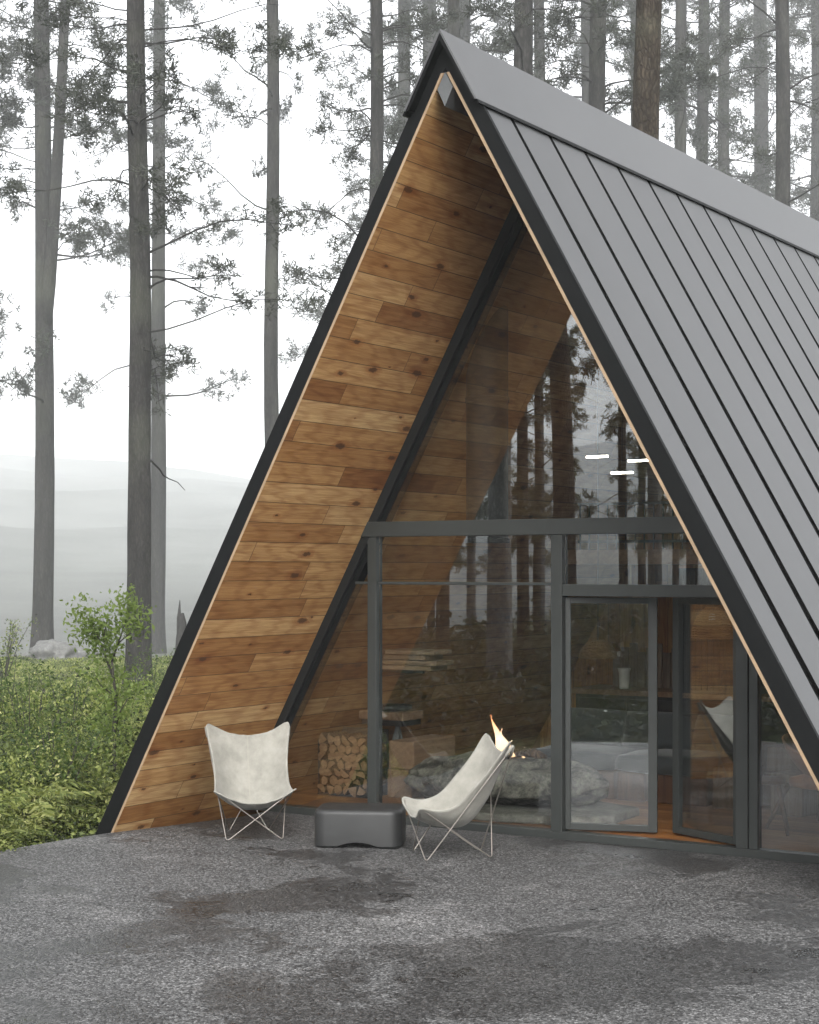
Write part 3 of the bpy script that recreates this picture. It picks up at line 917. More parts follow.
for r_ in range(rows):
    for c_ in range(6):
        k = rnd.randrange(4)
        p = protos[k]
        if k in used: p = p.copy(); COL.objects.link(p)
        used.add(k)
        p.location = (-2.66 - .225 + .092 * c_ + (.03 if r_ % 2 else 0) + rnd.uniform(-.008, .008), 2.60 + rnd.uniform(-.035, .01), FZ + .062 + r_ * .077 + rnd.uniform(-.004, .006))
        p.rotation_euler = (0, rnd.uniform(0, 6.28), rnd.uniform(-.05, .05))
        s = rnd.uniform(.85, 1.05); p.scale = (s, 1, s)
        tag(p, 'split firewood log in the stack beside the pine wall', 'log', 'split firewood logs')
# timber blocks
def block(name, lab, x0, x1, y0, y1, z0, z1, mat, cat='block', grp=None):
    bm = BM(); cxx, cyy = (x0 + x1) / 2, (y0 + y1) / 2
    box(bm, x0 - cxx, x1 - cxx, y0 - cyy, y1 - cyy, 0, z1 - z0)
    o = obj(name, bm, mat, bevel=.014, loc=(cxx, cyy, z0))
    return tag(o, lab, cat, grp)
block('timber_block', 'square sawn timber block on the floor right of the firewood, lower of two', -2.28, -2.0, 2.65, 3.4, FZ, .325, M['timber_y'], 'timber')
block('timber_block', 'square sawn timber block right of the firewood, laid on top of another', -2.27, -1.99, 2.66, 3.42, .327, .59, M['timber_y'], 'timber')
# shelves on the sloped wall
sh = thing('wall_shelf', 'thick pine shelf with black tray on the sloped wall above the firewood', 'shelf', (0, 0, 0))
bm = BM(); box(bm, -2.76, -2.25, 2.88, 3.25, .755, .835); obj('shelf_board', bm, M['timber_y'], sh, bevel=.008)
bm = BM(); box(bm, -2.74, -2.27, 2.90, 3.23, .70, .752); obj('bracket', bm, M['black_steel'], sh)
bm = BM(); lathe(bm, [(.16, 0), (.2, .02), (.2, .05), (.19, .05), (.15, .02), (.02, .015)], 24, 0, 0)
tag(obj('black_bowl', bm, M['black_steel'], smooth=True, loc=(-2.5, 3.06, .8365)), 'flat black bowl on the pine shelf above the firewood', 'bowl')
bm = BM()
ring = []
for j in range(13):
    q = j / 12; row = []
    for i in range(33):
        a = i / 33 * 2 * math.pi
        r_ = (.02 + .15 * q) * (1 + .16 * math.sin(a * 7 + 2 * q))
        row.append(bm.verts.new((r_ * math.cos(a) * .95, r_ * math.sin(a) * .7, .64 * (1 - q))))
    ring.append(row)
for a, b in zip(ring, ring[1:]):
    for i in range(33): bm.faces.new((a[i], a[(i + 1) % 33], b[(i + 1) % 33], b[i]))
bm.faces.new(ring[0][::-1])
tag(obj('hanging_throw', bm, M['throw'], smooth=True, loc=(-2.42, 2.93 + .12, FZ + .002)), 'mottled grey throw hung in a cone shape beside the firewood', 'blanket')
for i, (x1, z) in enumerate(((-1.95, 1.24), (-1.88, 1.29), (-2.0, 1.34), (-1.9, 1.39))):
    bm = BM(); x0 = -xi(z + .04) + .012
    box(bm, x0, x1, 2.9 - .01 * i, 3.2, z, z + .042)
    tag(obj('pine_board', bm, M['edge_wood'], bevel=.004), 'pale pine board stacked on the bracket above the pine shelf', 'board', 'stacked pine boards')
br = thing('board_bracket', 'black steel bracket under the stack of pale pine boards', 'bracket', (0, 0, 0))
bm = BM(); box(bm, -xi(1.215) + .012, -2.1, 3.0, 3.03, 1.205, 1.235); obj('arm', bm, M['black_steel'], br)

# sofa of grey cushions on timber blocks
sf = thing('low_sofa', 'low grey sofa with loose back cushions on a base of red brown timber blocks', 'sofa', (-.3, 3.95, FZ))
bw = .27
for i in range(6):
    bm = BM(); x0 = -.98 + i * (bw + .035)
    box(bm, x0, x0 + bw, -.33, .33, 0, .262); obj('base_block', bm, M['redwood'], sf, bevel=.012)
def cushion(bm, w, d, h, puff=.03):
    bmesh.ops.create_cube(bm, size=1)
    bmesh.ops.subdivide_edges(bm, edges=bm.edges[:], cuts=9, use_grid_fill=True)
    for v in bm.verts:
        x, y, z = v.co * 2
        e = (1 - x ** 4) * (1 - y ** 4)
        k = .82 + .18 * (1 - abs(x) ** 3 * abs(y) ** 3)
        v.co = Vector((x * w / 2 * (1 - .03 * abs(z) ** 2), y * d / 2 * (1 - .04 * abs(z) ** 2), z * h / 2 * k + math.copysign(puff, z) * e * (abs(z) > .98)))
        v.co += Vector((0, 0, .006 * noise.noise(v.co * 7)))
for i in range(2):
    bm = BM(); cushion(bm, .90, .74, .15, .025)
    obj('seat_cushion', bm, M['sofa'], sf, smooth=True, loc=(-.53 + .91 * i, .0, .345))
for i, xx in enumerate((-.62, .12, .70)):
    bm = BM(); cushion(bm, .74 if i < 2 else .5, .36, .2, .04)
    o = obj('back_cushion', bm, M['sofa'], sf, smooth=True, loc=(xx, .30, .585)); o.rotation_euler = (R(68), 0, R((-3, 4, -6)[i]))
block('side_cube', 'reddish timber cube table at the end of the grey sofa', .86, 1.06, 4.0, 4.3, FZ, .36, M['redwood'], 'cube')
bm = BM(); box(bm, -.19, .19, -.19, .19, 0, .37)
o = obj('timber_stool', bm, M['timber'], bevel=.012, loc=(.76, 3.78, FZ), rz=R(8)); tag(o, 'weathered timber cube stool seen through the right door leaf', 'stool')
bm = BM(); box(bm, -.24, .24, -.17, .17, 0, .50)
o = obj('timber_plinth', bm, M['timber'], bevel=.012, loc=(.50, 4.62, FZ), rz=R(-4)); tag(o, 'taller weathered timber plinth behind the cube stool', 'plinth')
bm = BM(); box(bm, -.16, .16, -.16, .16, 0, .36)
o = obj('timber_stool', bm, M['timber'], bevel=.012, loc=(1.34, 3.66, FZ), rz=R(-12)); tag(o, 'weathered timber cube stool behind the tan leather armchair', 'stool')
bm = BM(); box(bm, -.2, .2, -.16, .16, 0, .52)
o = obj('timber_plinth', bm, M['timber'], bevel=.012, loc=(1.08, 4.3, FZ), rz=R(5)); tag(o, 'weathered timber plinth against the wall seen through the right-hand pane', 'plinth')

# tan leather armchair
ac = thing('leather_armchair', 'tan leather shell armchair on splayed walnut legs behind the right-hand pane', 'armchair', (1.86, 2.93, FZ), R(-20))
bm = BM(); grid = []
for j in range(21):
    row = []
    for i in range(25):
        a = R(-125 + 250 * i / 24); q = j / 20
        r_ = .18 + .17 * math.sin(q * math.pi / 2)
        hgt = .16 * q + (.25 * q ** 2) * (.55 + .45 * math.cos(a))
        row.append(bm.verts.new((-r_ * math.cos(a) * q ** .5, r_ * math.sin(a) * q ** .5 * 1.05, .36 + hgt)))
    grid.append(row)
for j in range(20):
    for i in range(24): bm.faces.new((grid[j][i], grid[j][i + 1], grid[j + 1][i + 1], grid[j + 1][i]))
bmesh.ops.remove_doubles(bm, verts=bm.verts[:], dist=.001)
o = obj('leather_shell', bm, M['leather'], ac, smooth=True); md = o.modifiers.new('t', 'SOLIDIFY'); md.thickness = .022
bm = BM(); cushion(bm, .48, .5, .09, .02); obj('seat_pad', bm, M['leather'], ac, smooth=True, loc=(.06, 0, .395))
for sx, sy in ((1, 1), (1, -1), (-1, 1), (-1, -1)):
    bm = BM(); tube(bm, [(sx * .33 - .02, sy * .33, 0), (sx * .22, sy * .2, .37)], [.014, .024], 10)
    obj('leg', bm, M['walnut'], ac, smooth=True)
sc = thing('walnut_side_chair', 'walnut chair leg and seat half hidden behind the door post', 'chair', (1.46, 2.55, FZ), R(20))
bm = BM(); rounded_slab(bm, .36, .36, .40, .435, .1, .015, 5); obj('seat', bm, M['walnut'], sc, smooth=False)
for sx, sy in ((1, 1), (1, -1), (-1, 1), (-1, -1)):
    bm = BM(); tube(bm, [(sx * .2, sy * .2, 0), (sx * .12, sy * .12, .40)], [.012, .018], 10)
    obj('leg', bm, M['walnut'], sc, smooth=True)

# pendant lamps of woven cane
def pendant(x, y, z0, r_, h, lab):
    t = thing('cane_pendant', lab, 'lamp', (x, y, z0), 0, 'woven cane pendant lamps')
    bm = BM()
    nb = 13
    for k in range(nb):
        q = k / (nb - 1)
        rr = r_ * (.30 + .70 * math.sin(R(90) * (1 - q) ** .75)) if q > 0 else r_
        pts = [(rr * math.cos(2 * math.pi * i / 40), rr * math.sin(2 * math.pi * i / 40), h * q + .004 * math.sin(i * 2.1 + k)) for i in range(40)]
        tube(bm, pts, .0085, 5, closed=True)
    for i in range(20):
        a = 2 * math.pi * i / 20
        pts = []
        for k in range(8):
            q = k / 7; rr = r_ * (.30 + .70 * math.sin(R(90) * (1 - q) ** .75))
            pts.append((rr * math.cos(a), rr * math.sin(a), h * q))
        tube(bm, pts, .004, 4)
    obj('cane_shade', bm, M['wicker'], t, smooth=True)
    bm = BM(); zt = (2.25 if y > 5.2 else ceil_z(x)) - z0
    tube(bm, [(0, 0, h * .75), (0, 0, zt)], .004, 6); obj('cord', bm, M['black_steel'], t)
    bm = BM(); lathe(bm, [(.02, h * .55), (.035, h * .62), (.03, h * .75), (.015, h * .8)], 14); obj('bulb', bm, M['white_cer'], t, smooth=True)
pendant(0.0, 5.0, 1.53, .20, .29, 'woven cane pendant lamp seen through the right door leaf')
pendant(-1.22, 4.95, 1.30, .19, .17, 'shallow woven cane pendant lamp seen through the left door leaf')
# linear lamps high in the roof space
for i, (x, y, z) in enumerate(((-.51, 3.5, 3.237), (-.086, 3.5, 3.186), (-.267, 3.52, 3.082))):
    t = thing('linear_lamp', ('short glowing linear lamp, highest and leftmost of three under the roof', 'short glowing linear lamp on the right of three under the roof', 'short glowing linear lamp, lowest of three under the roof')[i], 'lamp', (x, y, z), 0, 'glowing linear lamps')
    bm = BM(); box(bm, -.11, .11, -.012, .012, .012, .032); obj('housing', bm, M['black_steel'], t)
    bm = BM(); box(bm, -.105, .105, -.013, .013, -.004, .0115); obj('light_strip', bm, M['led'], t)
    bm = BM(); tube(bm, [(0, 0, .03), (0, 0, ceil_z(x) - z)], .003, 5); obj('cord', bm, M['black_steel'], t)

# kitchen along the back wall
kc = thing('kitchen_counter', 'black kitchen counter with a thick wooden worktop along the back wall', 'counter', (0, 6.75, FZ))
bm = BM(); box(bm, -2.25, 2.2, -.28, .42, .0, .74); obj('base_cabinet', bm, M['black_cab'], kc, bevel=.004)
bm = BM(); box(bm, -2.3, 2.25, -.33, .42, .742, .80); obj('worktop', bm, M['timber_y'], kc, bevel=.006)
for i in range(7):
    bm = BM(); box(bm, -2.22 + i * .63, -2.22 + i * .63 + .60, -.302, -.283, .06, .70); obj('cabinet_door', bm, M['black_cab'], kc, bevel=.003)
tc_ = thing('tall_cabinet', 'tall black slatted cabinet behind the right door leaf', 'cabinet', (-.55, 6.6, FZ))
bm = BM(); box(bm, -.42, .42, -.2, .55, .80, 2.15); obj('carcass', bm, M['black_cab'], tc_)
bm = BM()
for i in range(12): box(bm, -.40 + i * .068, -.40 + i * .068 + .045, -.226, -.203, .84, 2.12)
obj('slatted_front', bm, M['black_cab'], tc_)
tp = thing('kitchen_tap', 'bright curved kitchen tap on the wooden worktop', 'tap', (.30, 6.6, FZ + .801))
bm = BM(); tube(bm, fillet([(0, 0, 0), (0, 0, .32), (0, -.16, .32), (0, -.16, .2)], .05, False), .014, 10); obj('spout', bm, M['chrome'], tp, smooth=True)
bm = BM(); tube(bm, [(.0, 0, .06), (.09, 0, .1)], .009, 8); obj('lever', bm, M['chrome'], tp, smooth=True)
bm = BM(); lathe(bm, [(.05, 0), (.055, .01), (.06, .18), (.075, .23), (.07, .23), (.05, .19), (.01, .18)], 24)
tag(obj('ceramic_vase', bm, M['white_cer'], smooth=True, loc=(-1.72, 6.62, FZ + .802)), 'white ceramic vase on the wooden worktop by the back wall', 'vase')
bm = BM()
for i in range(9):
    box(bm, -.46 + i * .103, -.46 + i * .103 + .092, -.02, .0, 0, .40 + .05 * ((i * 7) % 3))
tag(obj('plank_screen', bm, M['timber'], loc=(-1.55, 6.95, FZ + .802)), 'upright rough planks leaning at the back of the wooden worktop', 'screen')

# ------------------------------------------------------------------ trees
def pine_meshes(seed, h, r0, z0, z1, nb, blen, tufts, fork=None, lean=0.0, bark='bark', needle='needle', nlen=.13, nneed=30, crook=.12):
    rg = random.Random(seed)
    bm = BM()
    def trunk_pt(z):
        q = z / h
        return Vector((lean * q * h * .06 + crook * noise.noise(Vector((seed * 2.3, z * .16, 0))), crook * noise.noise(Vector((seed * 5.1, 7, z * .16))), z))
    def trunk_r(z):
        return r0 * (1.0 - .62 * (z / h)) * (1 + .38 * math.exp(-z / .35)) * (1 + .035 * noise.noise(Vector((z * 1.6, seed, 3))))
    zs = [-.4, 0, .15, .3, .6] + [1 + .6 * k for k in range(int((h - 1) / .6))]
    axis = [(trunk_pt(z) - Vector((trunk_pt(0).x, trunk_pt(0).y, 0)), trunk_r(max(z, 0))) for z in zs]
    tube(bm, [a for a, _ in axis], [r for _, r in axis], 14)
    def pos(z): return trunk_pt(z) - Vector((trunk_pt(0).x, trunk_pt(0).y, 0))
    stems = [(pos, trunk_r, z0, z1)]
    if fork:
        zf, dx, dy = fork
        pts, rs = [], []
        for k in range(16):
            q = k / 15
            e = q ** .75
            z = zf + (h * .75 - zf) * q
            pts.append(pos(zf) + Vector((dx * e * (1.2 - .2 * q), dy * e, z - zf)))
            rs.append(r0 * (.62 - .4 * q))
        tube(bm, pts, rs, 12)
        def pos2(z):
            q = max(0, min(1, (z - zf) / (h * .75 - zf))); e = q ** .75
            return pos(zf) + Vector((dx * e * (1.2 - .2 * q), dy * e, z - zf))
        stems.append((pos2, lambda z: r0 * .4, max(z0, zf + 2), h * .74))
    tc, td = [], []
    for pf, rf_, a0, a1 in stems:
        for b in range(nb if pf is pos else nb // 2):
            q = rg.random() ** .7
            z = a0 + (a1 - a0) * q
            az_ = rg.uniform(0, 2 * math.pi)
            L = blen * rg.uniform(.3, 1.0) * (1 - .45 * q)
            out = Vector((math.cos(az_), math.sin(az_), 0))
            side = Vector((-out.y, out.x, 0))
            rise = rg.uniform(-.2, .45) + .3 * q
            bend = rg.uniform(-.5, .5)
            pts = []
            base = pf(z)
            K = 7
            for k in range(K):
                s = k / (K - 1)
                pts.append(base + out * (L * s) + Vector((0, 0, L * (rise * s - .20 * s * s + .05 * math.sin(s * 6 + b)))) + side * (L * bend * s * s * .35 + .05 * math.sin(s * 9 + b)))
            rb = max(.009, min(.032, rf_(z) * .13 * rg.uniform(.6, 1.2)))
            bare = rg.random() < .07
            tube(bm, pts, [rb * (1 - .75 * k / (K - 1)) for k in range(K)], 5)
            if bare: continue
            nt = max(4, int(1.9 * tufts * rg.uniform(.6, 1.3) * L / blen))
            ends = []
            nsub = rg.randrange(3, 6)
            for s_ in range(nsub):
                s = rg.uniform(.35, 1.0)
                i = min(int(s * (K - 1)), K - 2); p = pts[i].lerp(pts[i + 1], s * (K - 1) - i)
                d = (out * rg.uniform(.1, .9) + side * rg.uniform(-1, 1) + Vector((0, 0, rg.uniform(-.35, .45)))).normalized()
                l2 = L * rg.uniform(.12, .34)
                e = p + d * l2
                tube(bm, [p, p.lerp(e, .5) + Vector((0, 0, .03)), e], [rb * .4, rb * .3, rb * .15], 4)
                ends.append((p, e))
            ends.append((pts[-2], pts[-1]))
            for _ in range(nt):
                p, e = rg.choice(ends)
                s = rg.uniform(.35, 1.05)
                c = p.lerp(e, s) + Vector((rg.gauss(0, .11), rg.gauss(0, .11), rg.gauss(0, .10)))
                dd = (e - p).normalized()
                tc.append(c); td.append(dd)
    tc = np.array(tc); td = np.array(td)
    n = len(tc)
    cc = np.repeat(tc, nneed, 0) + NPR.normal(size=(n * nneed, 3)) * np.array([.045, .045, .038]); dd = np.repeat(td, nneed, 0)
    dirs = norm(NPR.normal(size=(n * nneed, 3)) + dd * .6 + np.array([0, 0, .25]))
    ln = nlen * NPR.uniform(.55, 1.2, n * nneed)
    v, f = leaves(cc, dirs, ln, ln * .17)
    trunk = obj('trunk', bm, M[bark], None, smooth=True)
    crown = np_mesh('crown', v, f, M[needle])
    return trunk, crown

def make_tree(tr, name, label, cat, loc, rz, scale, group):
    t = thing(name, label, cat, loc, rz, group)
    t.scale = scale
    for src in tr:
        if src.get('used'):
            c = src.copy(); COL.objects.link(c)
            if 'used' in c: del c['used']
        else:
            c = src
        src['used'] = 1
        c.parent = t
    return t

VAR = {
    'a': pine_meshes(1, 27, .20, 3.8, 25, 105, 3.1, 15),
    'b': pine_meshes(2, 27, .20, 4.8, 25, 90, 2.6, 16),
    'c': pine_meshes(3, 27, .20, 7.0, 26, 80, 3.0, 13),
    'f': pine_meshes(4, 27, .20, 4.6, 25, 95, 2.4, 16, fork=(6.0, 1.2, .6)),
    'd': pine_meshes(5, 27, .20, 3.0, 26, 130, 3.4, 17),
    'e': pine_meshes(6, 27, .20, 15.0, 26, 60, 2.6, 13, bark='bark_brown'),
}
GRP = 'pine trees in the fog'
# picture column, depth, trunk width in pixels, kind, turn, label
TREES = [
    (138, 60, 22, 'a', .3, 'nearest dark straight pine left of the cabin, behind the leafy sapling'),
    (156, 165, 14, 'b', 1.9, 'paler pine just right of and behind the dark straight pine on the left'),
    (42, 125, 18, 'f', 5.6, 'forked pine at the far left above the boulder'),
    (275, 118, 14, 'c', 2.2, 'slim bare-trunked pine standing alone left of the gable'),
    (374, 86, 15, 'a', 4.0, 'pine whose trunk meets the sloping fascia just left of the roof peak'),
    (450, 115, 15, 'b', .7, 'pine trunk directly above the roof peak'),
    (519, 76, 23, 'c', 5.1, 'stout grey pine right of the roof peak, in front of a thinner one'),
    (537, 150, 13, 'd', 3.3, 'thinner pale pine half hidden behind the stout grey pine right of the peak'),
    (586, 175, 9, 'b', 2.6, 'thin pale pine left of the dark pair above the ridge'),
    (602, 88, 19, 'a', 1.1, 'dark grey pine left of the brown trunk above the ridge'),
    (654, 29, 31, 'e', .0, 'thick brown pine trunk rising behind the ridge, nearest to the roof'),
    (631, 195, 7, 'd', 4.4, 'very thin faded pine between the dark grey pine and the brown trunk'),
    (683, 140, 11, 'b', 5.2, 'faded pine next right of the thick brown trunk'),
    (703, 155, 8, 'a', 2.9, 'narrow faded pine second to the right of the thick brown trunk'),
    (729, 178, 7, 'd', .9, 'slender faded pine third to the right of the thick brown trunk'),
    (781, 100, 16, 'c', 3.7, 'dark pine at the right end of the visible ridge'),
]
def ground(p): return float(terrain_z(p.x, p.y))
for u, dep, wpx, kind, rz, lab in TREES:
    p = at(u, dep); p.z = ground(p)
    s = wpx * dep / 1704.04 / 2 / (.2 * .86)
    sz = (1.0 if kind == 'e' else dep / 32) * (.94 + .12 * random.random())
    make_tree(VAR[kind], 'pine_tree', lab, 'tree', p, rz, (max(s, .72 * sz), max(s, .72 * sz), sz), GRP)
FAR = [(405, 58), (428, 64), (469, 57), (760, 72), (812, 62), (860, 56), (-40, 52), (-90, 64), (910, 66)]
rg = random.Random(21)
for u, dep in FAR:
    dep *= 3.3
    p = at(u, dep); p.z = ground(p)
    k = rg.choice('bdda'); s = dep / 34 * rg.uniform(.75, .95)
    make_tree(VAR[k], 'pine_tree', 'faint distant pine almost lost in the fog among the trunks', 'tree', p, rg.uniform(0, 6.28), (s, s, dep / 34 * rg.uniform(.95, 1.1)), 'faint distant pines')

# trees across the forecourt, which the glass mirrors
VR = {
    'p': pine_meshes(11, 19, .17, 2.6, 18, 92, 2.5, 12, bark='bark_brown', needle='needle_warm', nlen=.17),
    'q': pine_meshes(12, 21, .17, 5.5, 20, 48, 2.6, 10, bark='bark_pale', needle='needle_warm', nlen=.17),
    'r': pine_meshes(13, 20, .2, 6.5, 19, 40, 3.0, 9, bark='bark_brown', needle='needle_warm', lean=-.9, crook=.3),
}
def mirror(u, dep):
    p = at(u, dep)
    return Vector((p.x, 2 * DG - p.y, 0))
RT_ = [(566, 25, 19, 'r', 0), (497, 33, 24, 'q', 1.0), (521, 36, 12, 'p', 2.0), (621, 38, 9, 'p', 3.1), (440, 40, 13, 'p', 5.0), (470, 56, 9, 'q', .5), (652, 36, 14, 'q', 1.7),
       (540, 66, 7, 'q', 3.6), (690, 46, 12, 'p', 4.5), (415, 50, 12, 'p', 2.2), (720, 40, 14, 'q', 5.7), (385, 44, 12, 'p', .2),
       (430, 62, 8, 'p', 1.1), (505, 74, 7, 'p', .6), (640, 58, 8, 'p', 4.9), (675, 66, 7, 'p', 2.0), (535, 44, 8, 'p', 5.5), (400, 66, 8, 'p', 3.7), (560, 84, 6, 'p', 1.6)]
BEHIND = [(4.5, -22, 'q', .3), (6.8, -27, 'p', 1.3), (2.4, -26, 'p', 2.2), (9.5, -24, 'q', 3.9), (12.5, -30, 'p', .9)]
for x, y, kind, rz in BEHIND:
    p = Vector((x, y, 0)); p.z = ground(p)
    make_tree(VR[kind], 'mirrored_pine', 'green brown pine across the forecourt, seen only as a reflection in the glass front', 'tree', p, rz, (.95, .95, 1), 'pines reflected in the glass front')
for u, dep, wpx, kind, rz in RT_:
    p = mirror(u, dep); p.z = ground(p)
    s = max(.6, wpx * dep / 1704.04 / 2 / (.17 * .9))
    make_tree(VR[kind], 'mirrored_pine', 'green brown pine across the forecourt, seen only as a reflection in the glass front', 'tree', p, rz, (s, s, random.uniform(.9, 1.1)), 'pines reflected in the glass front')

# ------------------------------------------------------------------ undergrowth
def clumps(pos, rad_, hgt, nleaf, ll, lw_):
    Vs, Ds, Ls = [], [], []
    for (x, y, z), r_, h in zip(pos, rad_, hgt):
        n = int(nleaf * (r_ / .5) ** 2 * (.6 + h))
        d = norm(NPR.normal(size=(n, 3))); d[:, 2] = np.abs(d[:, 2])
        q = NPR.uniform(.35, 1, n) ** .5
        lump = 1 + .35 * np.sin(d[:, 0] * 5 + x * 3) * np.sin(d[:, 1] * 5 + y * 3)
        c = np.stack([x + d[:, 0] * r_ * q * lump, y + d[:, 1] * r_ * q * lump, z + d[:, 2] * h * q * lump], 1)
        Vs.append(c)
        Ds.append(d * np.array([.8, .8, .5]) + NPR.normal(size=(n, 3)) * .5 + np.array([0, 0, -.05]))
        Ls.append(ll * NPR.uniform(.65, 1.7) * NPR.uniform(.5, 1.3, n))
    c, dd, l_ = np.concatenate(Vs), np.concatenate(Ds), np.concatenate(Ls)
    return leaves(c, dd, l_, l_ * lw_, .15)
def ferns(pos, size):
    C, D, Lh = [], [], []
    for (x, y, z), s in zip(pos, size):
        for a in np.linspace(0, 2 * np.pi, 9)[:-1] + NPR.uniform(0, 1):
            a = a + NPR.normal() * .2
            out = np.array([np.cos(a), np.sin(a), 0]); sd_ = np.array([-out[1], out[0], 0])
            L = s * NPR.uniform(.75, 1.2); up = NPR.uniform(.55, 1.0)
            q = np.linspace(.12, 1, 26)
            rach = np.array([x, y, z]) + out * (L * q)[:, None] * .9 + np.array([0, 0, 1]) * (L * (up * q - .75 * q * q))[:, None]
            w = L * .24 * np.sin(np.pi * np.clip(q * .85 + .12, 0, 1))
            for sg in (-1, 1):
                C.append(rach); D.append(np.repeat((sd_ * sg)[None], 26, 0) + out * .45 + np.array([0, 0, -.18]) + NPR.normal(size=(26, 3)) * .06)
                Lh.append(w)
    c, dd, l_ = np.concatenate(C), np.concatenate(D), np.concatenate(Lh)
    return leaves(c, dd, l_, l_ * .15 + .003, .1)
def merge(parts):
    Vs, Fs, o_ = [], [], 0
    for v, f in parts:
        Vs.append(v); Fs.append(f + o_); o_ += len(v)
    return np.concatenate(Vs), np.concatenate(Fs)
pos, rr_, hh_ = [], [], []
fp, fs = [], []
rg = random.Random(5)
for _ in range(2100):
    dep = 13.2 + 82 * rg.random() ** 1.9
    u = rg.uniform(-260, 330)
    p = at(u, dep)
    if p.x > -3.62 and p.y > -1.5: continue
    if p.y < 0 and p.x > -3.55 - .02 * abs(p.y): continue
    z = ground(p)
    hmax = max(.3, min(.9, 1.15 - dep * .012))
    h = hmax * rg.uniform(.15, 1.0)
    if p.x > -4.1: h *= .55
    r_ = rg.uniform(.25, .6) * (1 + (dep - 13) * .02)
    if p.x + r_ * 1.2 > -3.6 and p.y > -1: r_ = min(r_, .22)
    pos.append((p.x, p.y, z)); rr_.append(r_); hh_.append(h)
    if rg.random() < .75 and dep < 30 and p.x < -4.0:
        fp.append((p.x + rg.uniform(-.3, .3), p.y, z + h * .35)); fs.append(rg.uniform(.28, .6))
pos, rr_, hh_ = np.array(pos), np.array(rr_), np.array(hh_)
near = np.hypot(pos[:, 0] - CAM.x, pos[:, 1] - CAM.y) < 24
parts = [clumps(pos[near], rr_[near], hh_[near], 620, .036, .46), clumps(pos[~near], rr_[~near] * 1.25, hh_[~near], 200, .07, .46), ferns(fp, fs)]
v, f = merge(parts)
tag(np_mesh('undergrowth', v, f, M['fern']), 'low green ferns and leafy scrub covering the forest floor left of the cabin', 'undergrowth', kind='stuff')
pos, rr_, hh_ = [], [], []
for _ in range(1900):
    x = rg.uniform(-34, 22); y = -6.4 - 36 * rg.random() ** 1.2
    if x < -3.8 and rg.random() < .25: y = rg.uniform(-12, -2)
    if x > -4.4 and y > (-7.6 if x < 2 else -6.2): continue
    dcam = math.hypot(x - CAM.x, y - CAM.y)
    h = rg.uniform(.3, .8) if y > -15 else rg.uniform(.6, 1.9)
    if dcam < 3: h = .2
    elif dcam < 6: h = min(h, .4)
    z = float(terrain_z(x, y))
    pos.append((x, y, z)); rr_.append(rg.uniform(.5, 1.0)); hh_.append(h)
v, f = clumps(np.array(pos), np.array(rr_), np.array(hh_), 60, .15, .5)
tag(np_mesh('undergrowth', v, f, M['fern_dark']), 'dark scrub under the pines across the forecourt, mirrored in the glass', 'undergrowth', kind='stuff')

# leafy sapling at the forecourt edge
def twig_plant(name, label, cat, base, stems, leafpts, lmat, ll, nl, spread, smat='stem'):
    t = thing(name, label, cat, base)
    bm = BM()
    for pts, r0, r1 in stems:
        n = len(pts); tube(bm, pts, [r0 + (r1 - r0) * k / (n - 1) for k in range(n)], 6)
    obj('stem', bm, M[smat], t, smooth=True)
    C = []
    for p in leafpts:
        C.append(np.array(p) + NPR.normal(size=(nl, 3)) * spread)
    C = np.concatenate(C)
    d = norm(NPR.normal(size=C.shape) + np.array([0, 0, .5]))
    l_ = ll * NPR.uniform(.5, 1.25, len(C))
    v, f = leaves(C, d, l_, l_ * .42, .1)
    np_mesh('leaves', v, f, M[lmat], t)
    return t
sb_ = at(113, 16.6); sb_.z = ground(sb_)
def L(u, z, dy=0.0):
    """local offset inside the sapling, sideways by picture pixels at its depth"""
    q = RT * ((u - 113) * 16.6 / 1704.04) + FW * dy
    return (q.x, q.y, z)
stems = [([L(114, 0), L(115, .35), L(114, .75), L(116, 1.1), L(113, 1.28), L(112, 1.42)], .022, .012),
         ([L(113, 1.28), L(105, 1.45, .05), L(99, 1.6, .08), L(92, 1.75, .1), L(84, 1.86, .1)], .013, .005),
         ([L(112, 1.42), L(119, 1.6, -.05), L(126, 1.78, -.08), L(130, 1.98, -.1)], .011, .004),
         ([L(115, .75), L(122, .95, -.08), L(132, 1.1, -.12)], .01, .004),
         ([L(114, .5), L(104, .62, .1), L(95, .74, .15)], .01, .004),
         ([L(105, 1.45, .05), L(104, 1.68, .0), L(108, 1.82, -.05)], .008, .003),
         ([L(119, 1.6, -.05), L(130, 1.68, -.15), L(140, 1.75, -.2)], .007, .003),
         ([L(112, 1.1), L(102, 1.2, -.1), L(97, 1.3, -.1)], .007, .003)]
lp_ = [L(115, .5), L(118, .62, -.05), L(108, .7, .05), L(122, .8, -.05), L(105, .85, .08), L(125, .95, -.1), L(113, .95), L(120, 1.12, -.05), L(108, 1.15, .05), L(114, 1.25), L(82, 1.9, .1), L(88, 1.82, .1), L(93, 1.72, .1), L(78, 1.8, .12), L(97, 1.62, .05), L(104, 1.7, 0), L(108, 1.84, -.05), L(110, 1.6, 0), L(101, 1.75, .05),
       L(128, 1.95, -.1), L(131, 2.02, -.1), L(126, 1.8, -.1), L(134, 1.78, -.2), L(141, 1.76, -.2), L(137, 1.86, -.15), L(120, 1.68, -.05), L(131, 1.12, -.12), L(136, 1.2, -.1), L(95, .76, .15), L(98, 1.32, -.1), L(100, 1.5, .05), L(90, 1.66, .1), L(112, 1.48, 0), L(85, 1.7, .1)]
twig_plant('sapling', 'young leafy sapling with a thin dark stem in front of the dark pine', 'sapling', sb_, stems, lp_, 'sapling', .062, 80, .08)
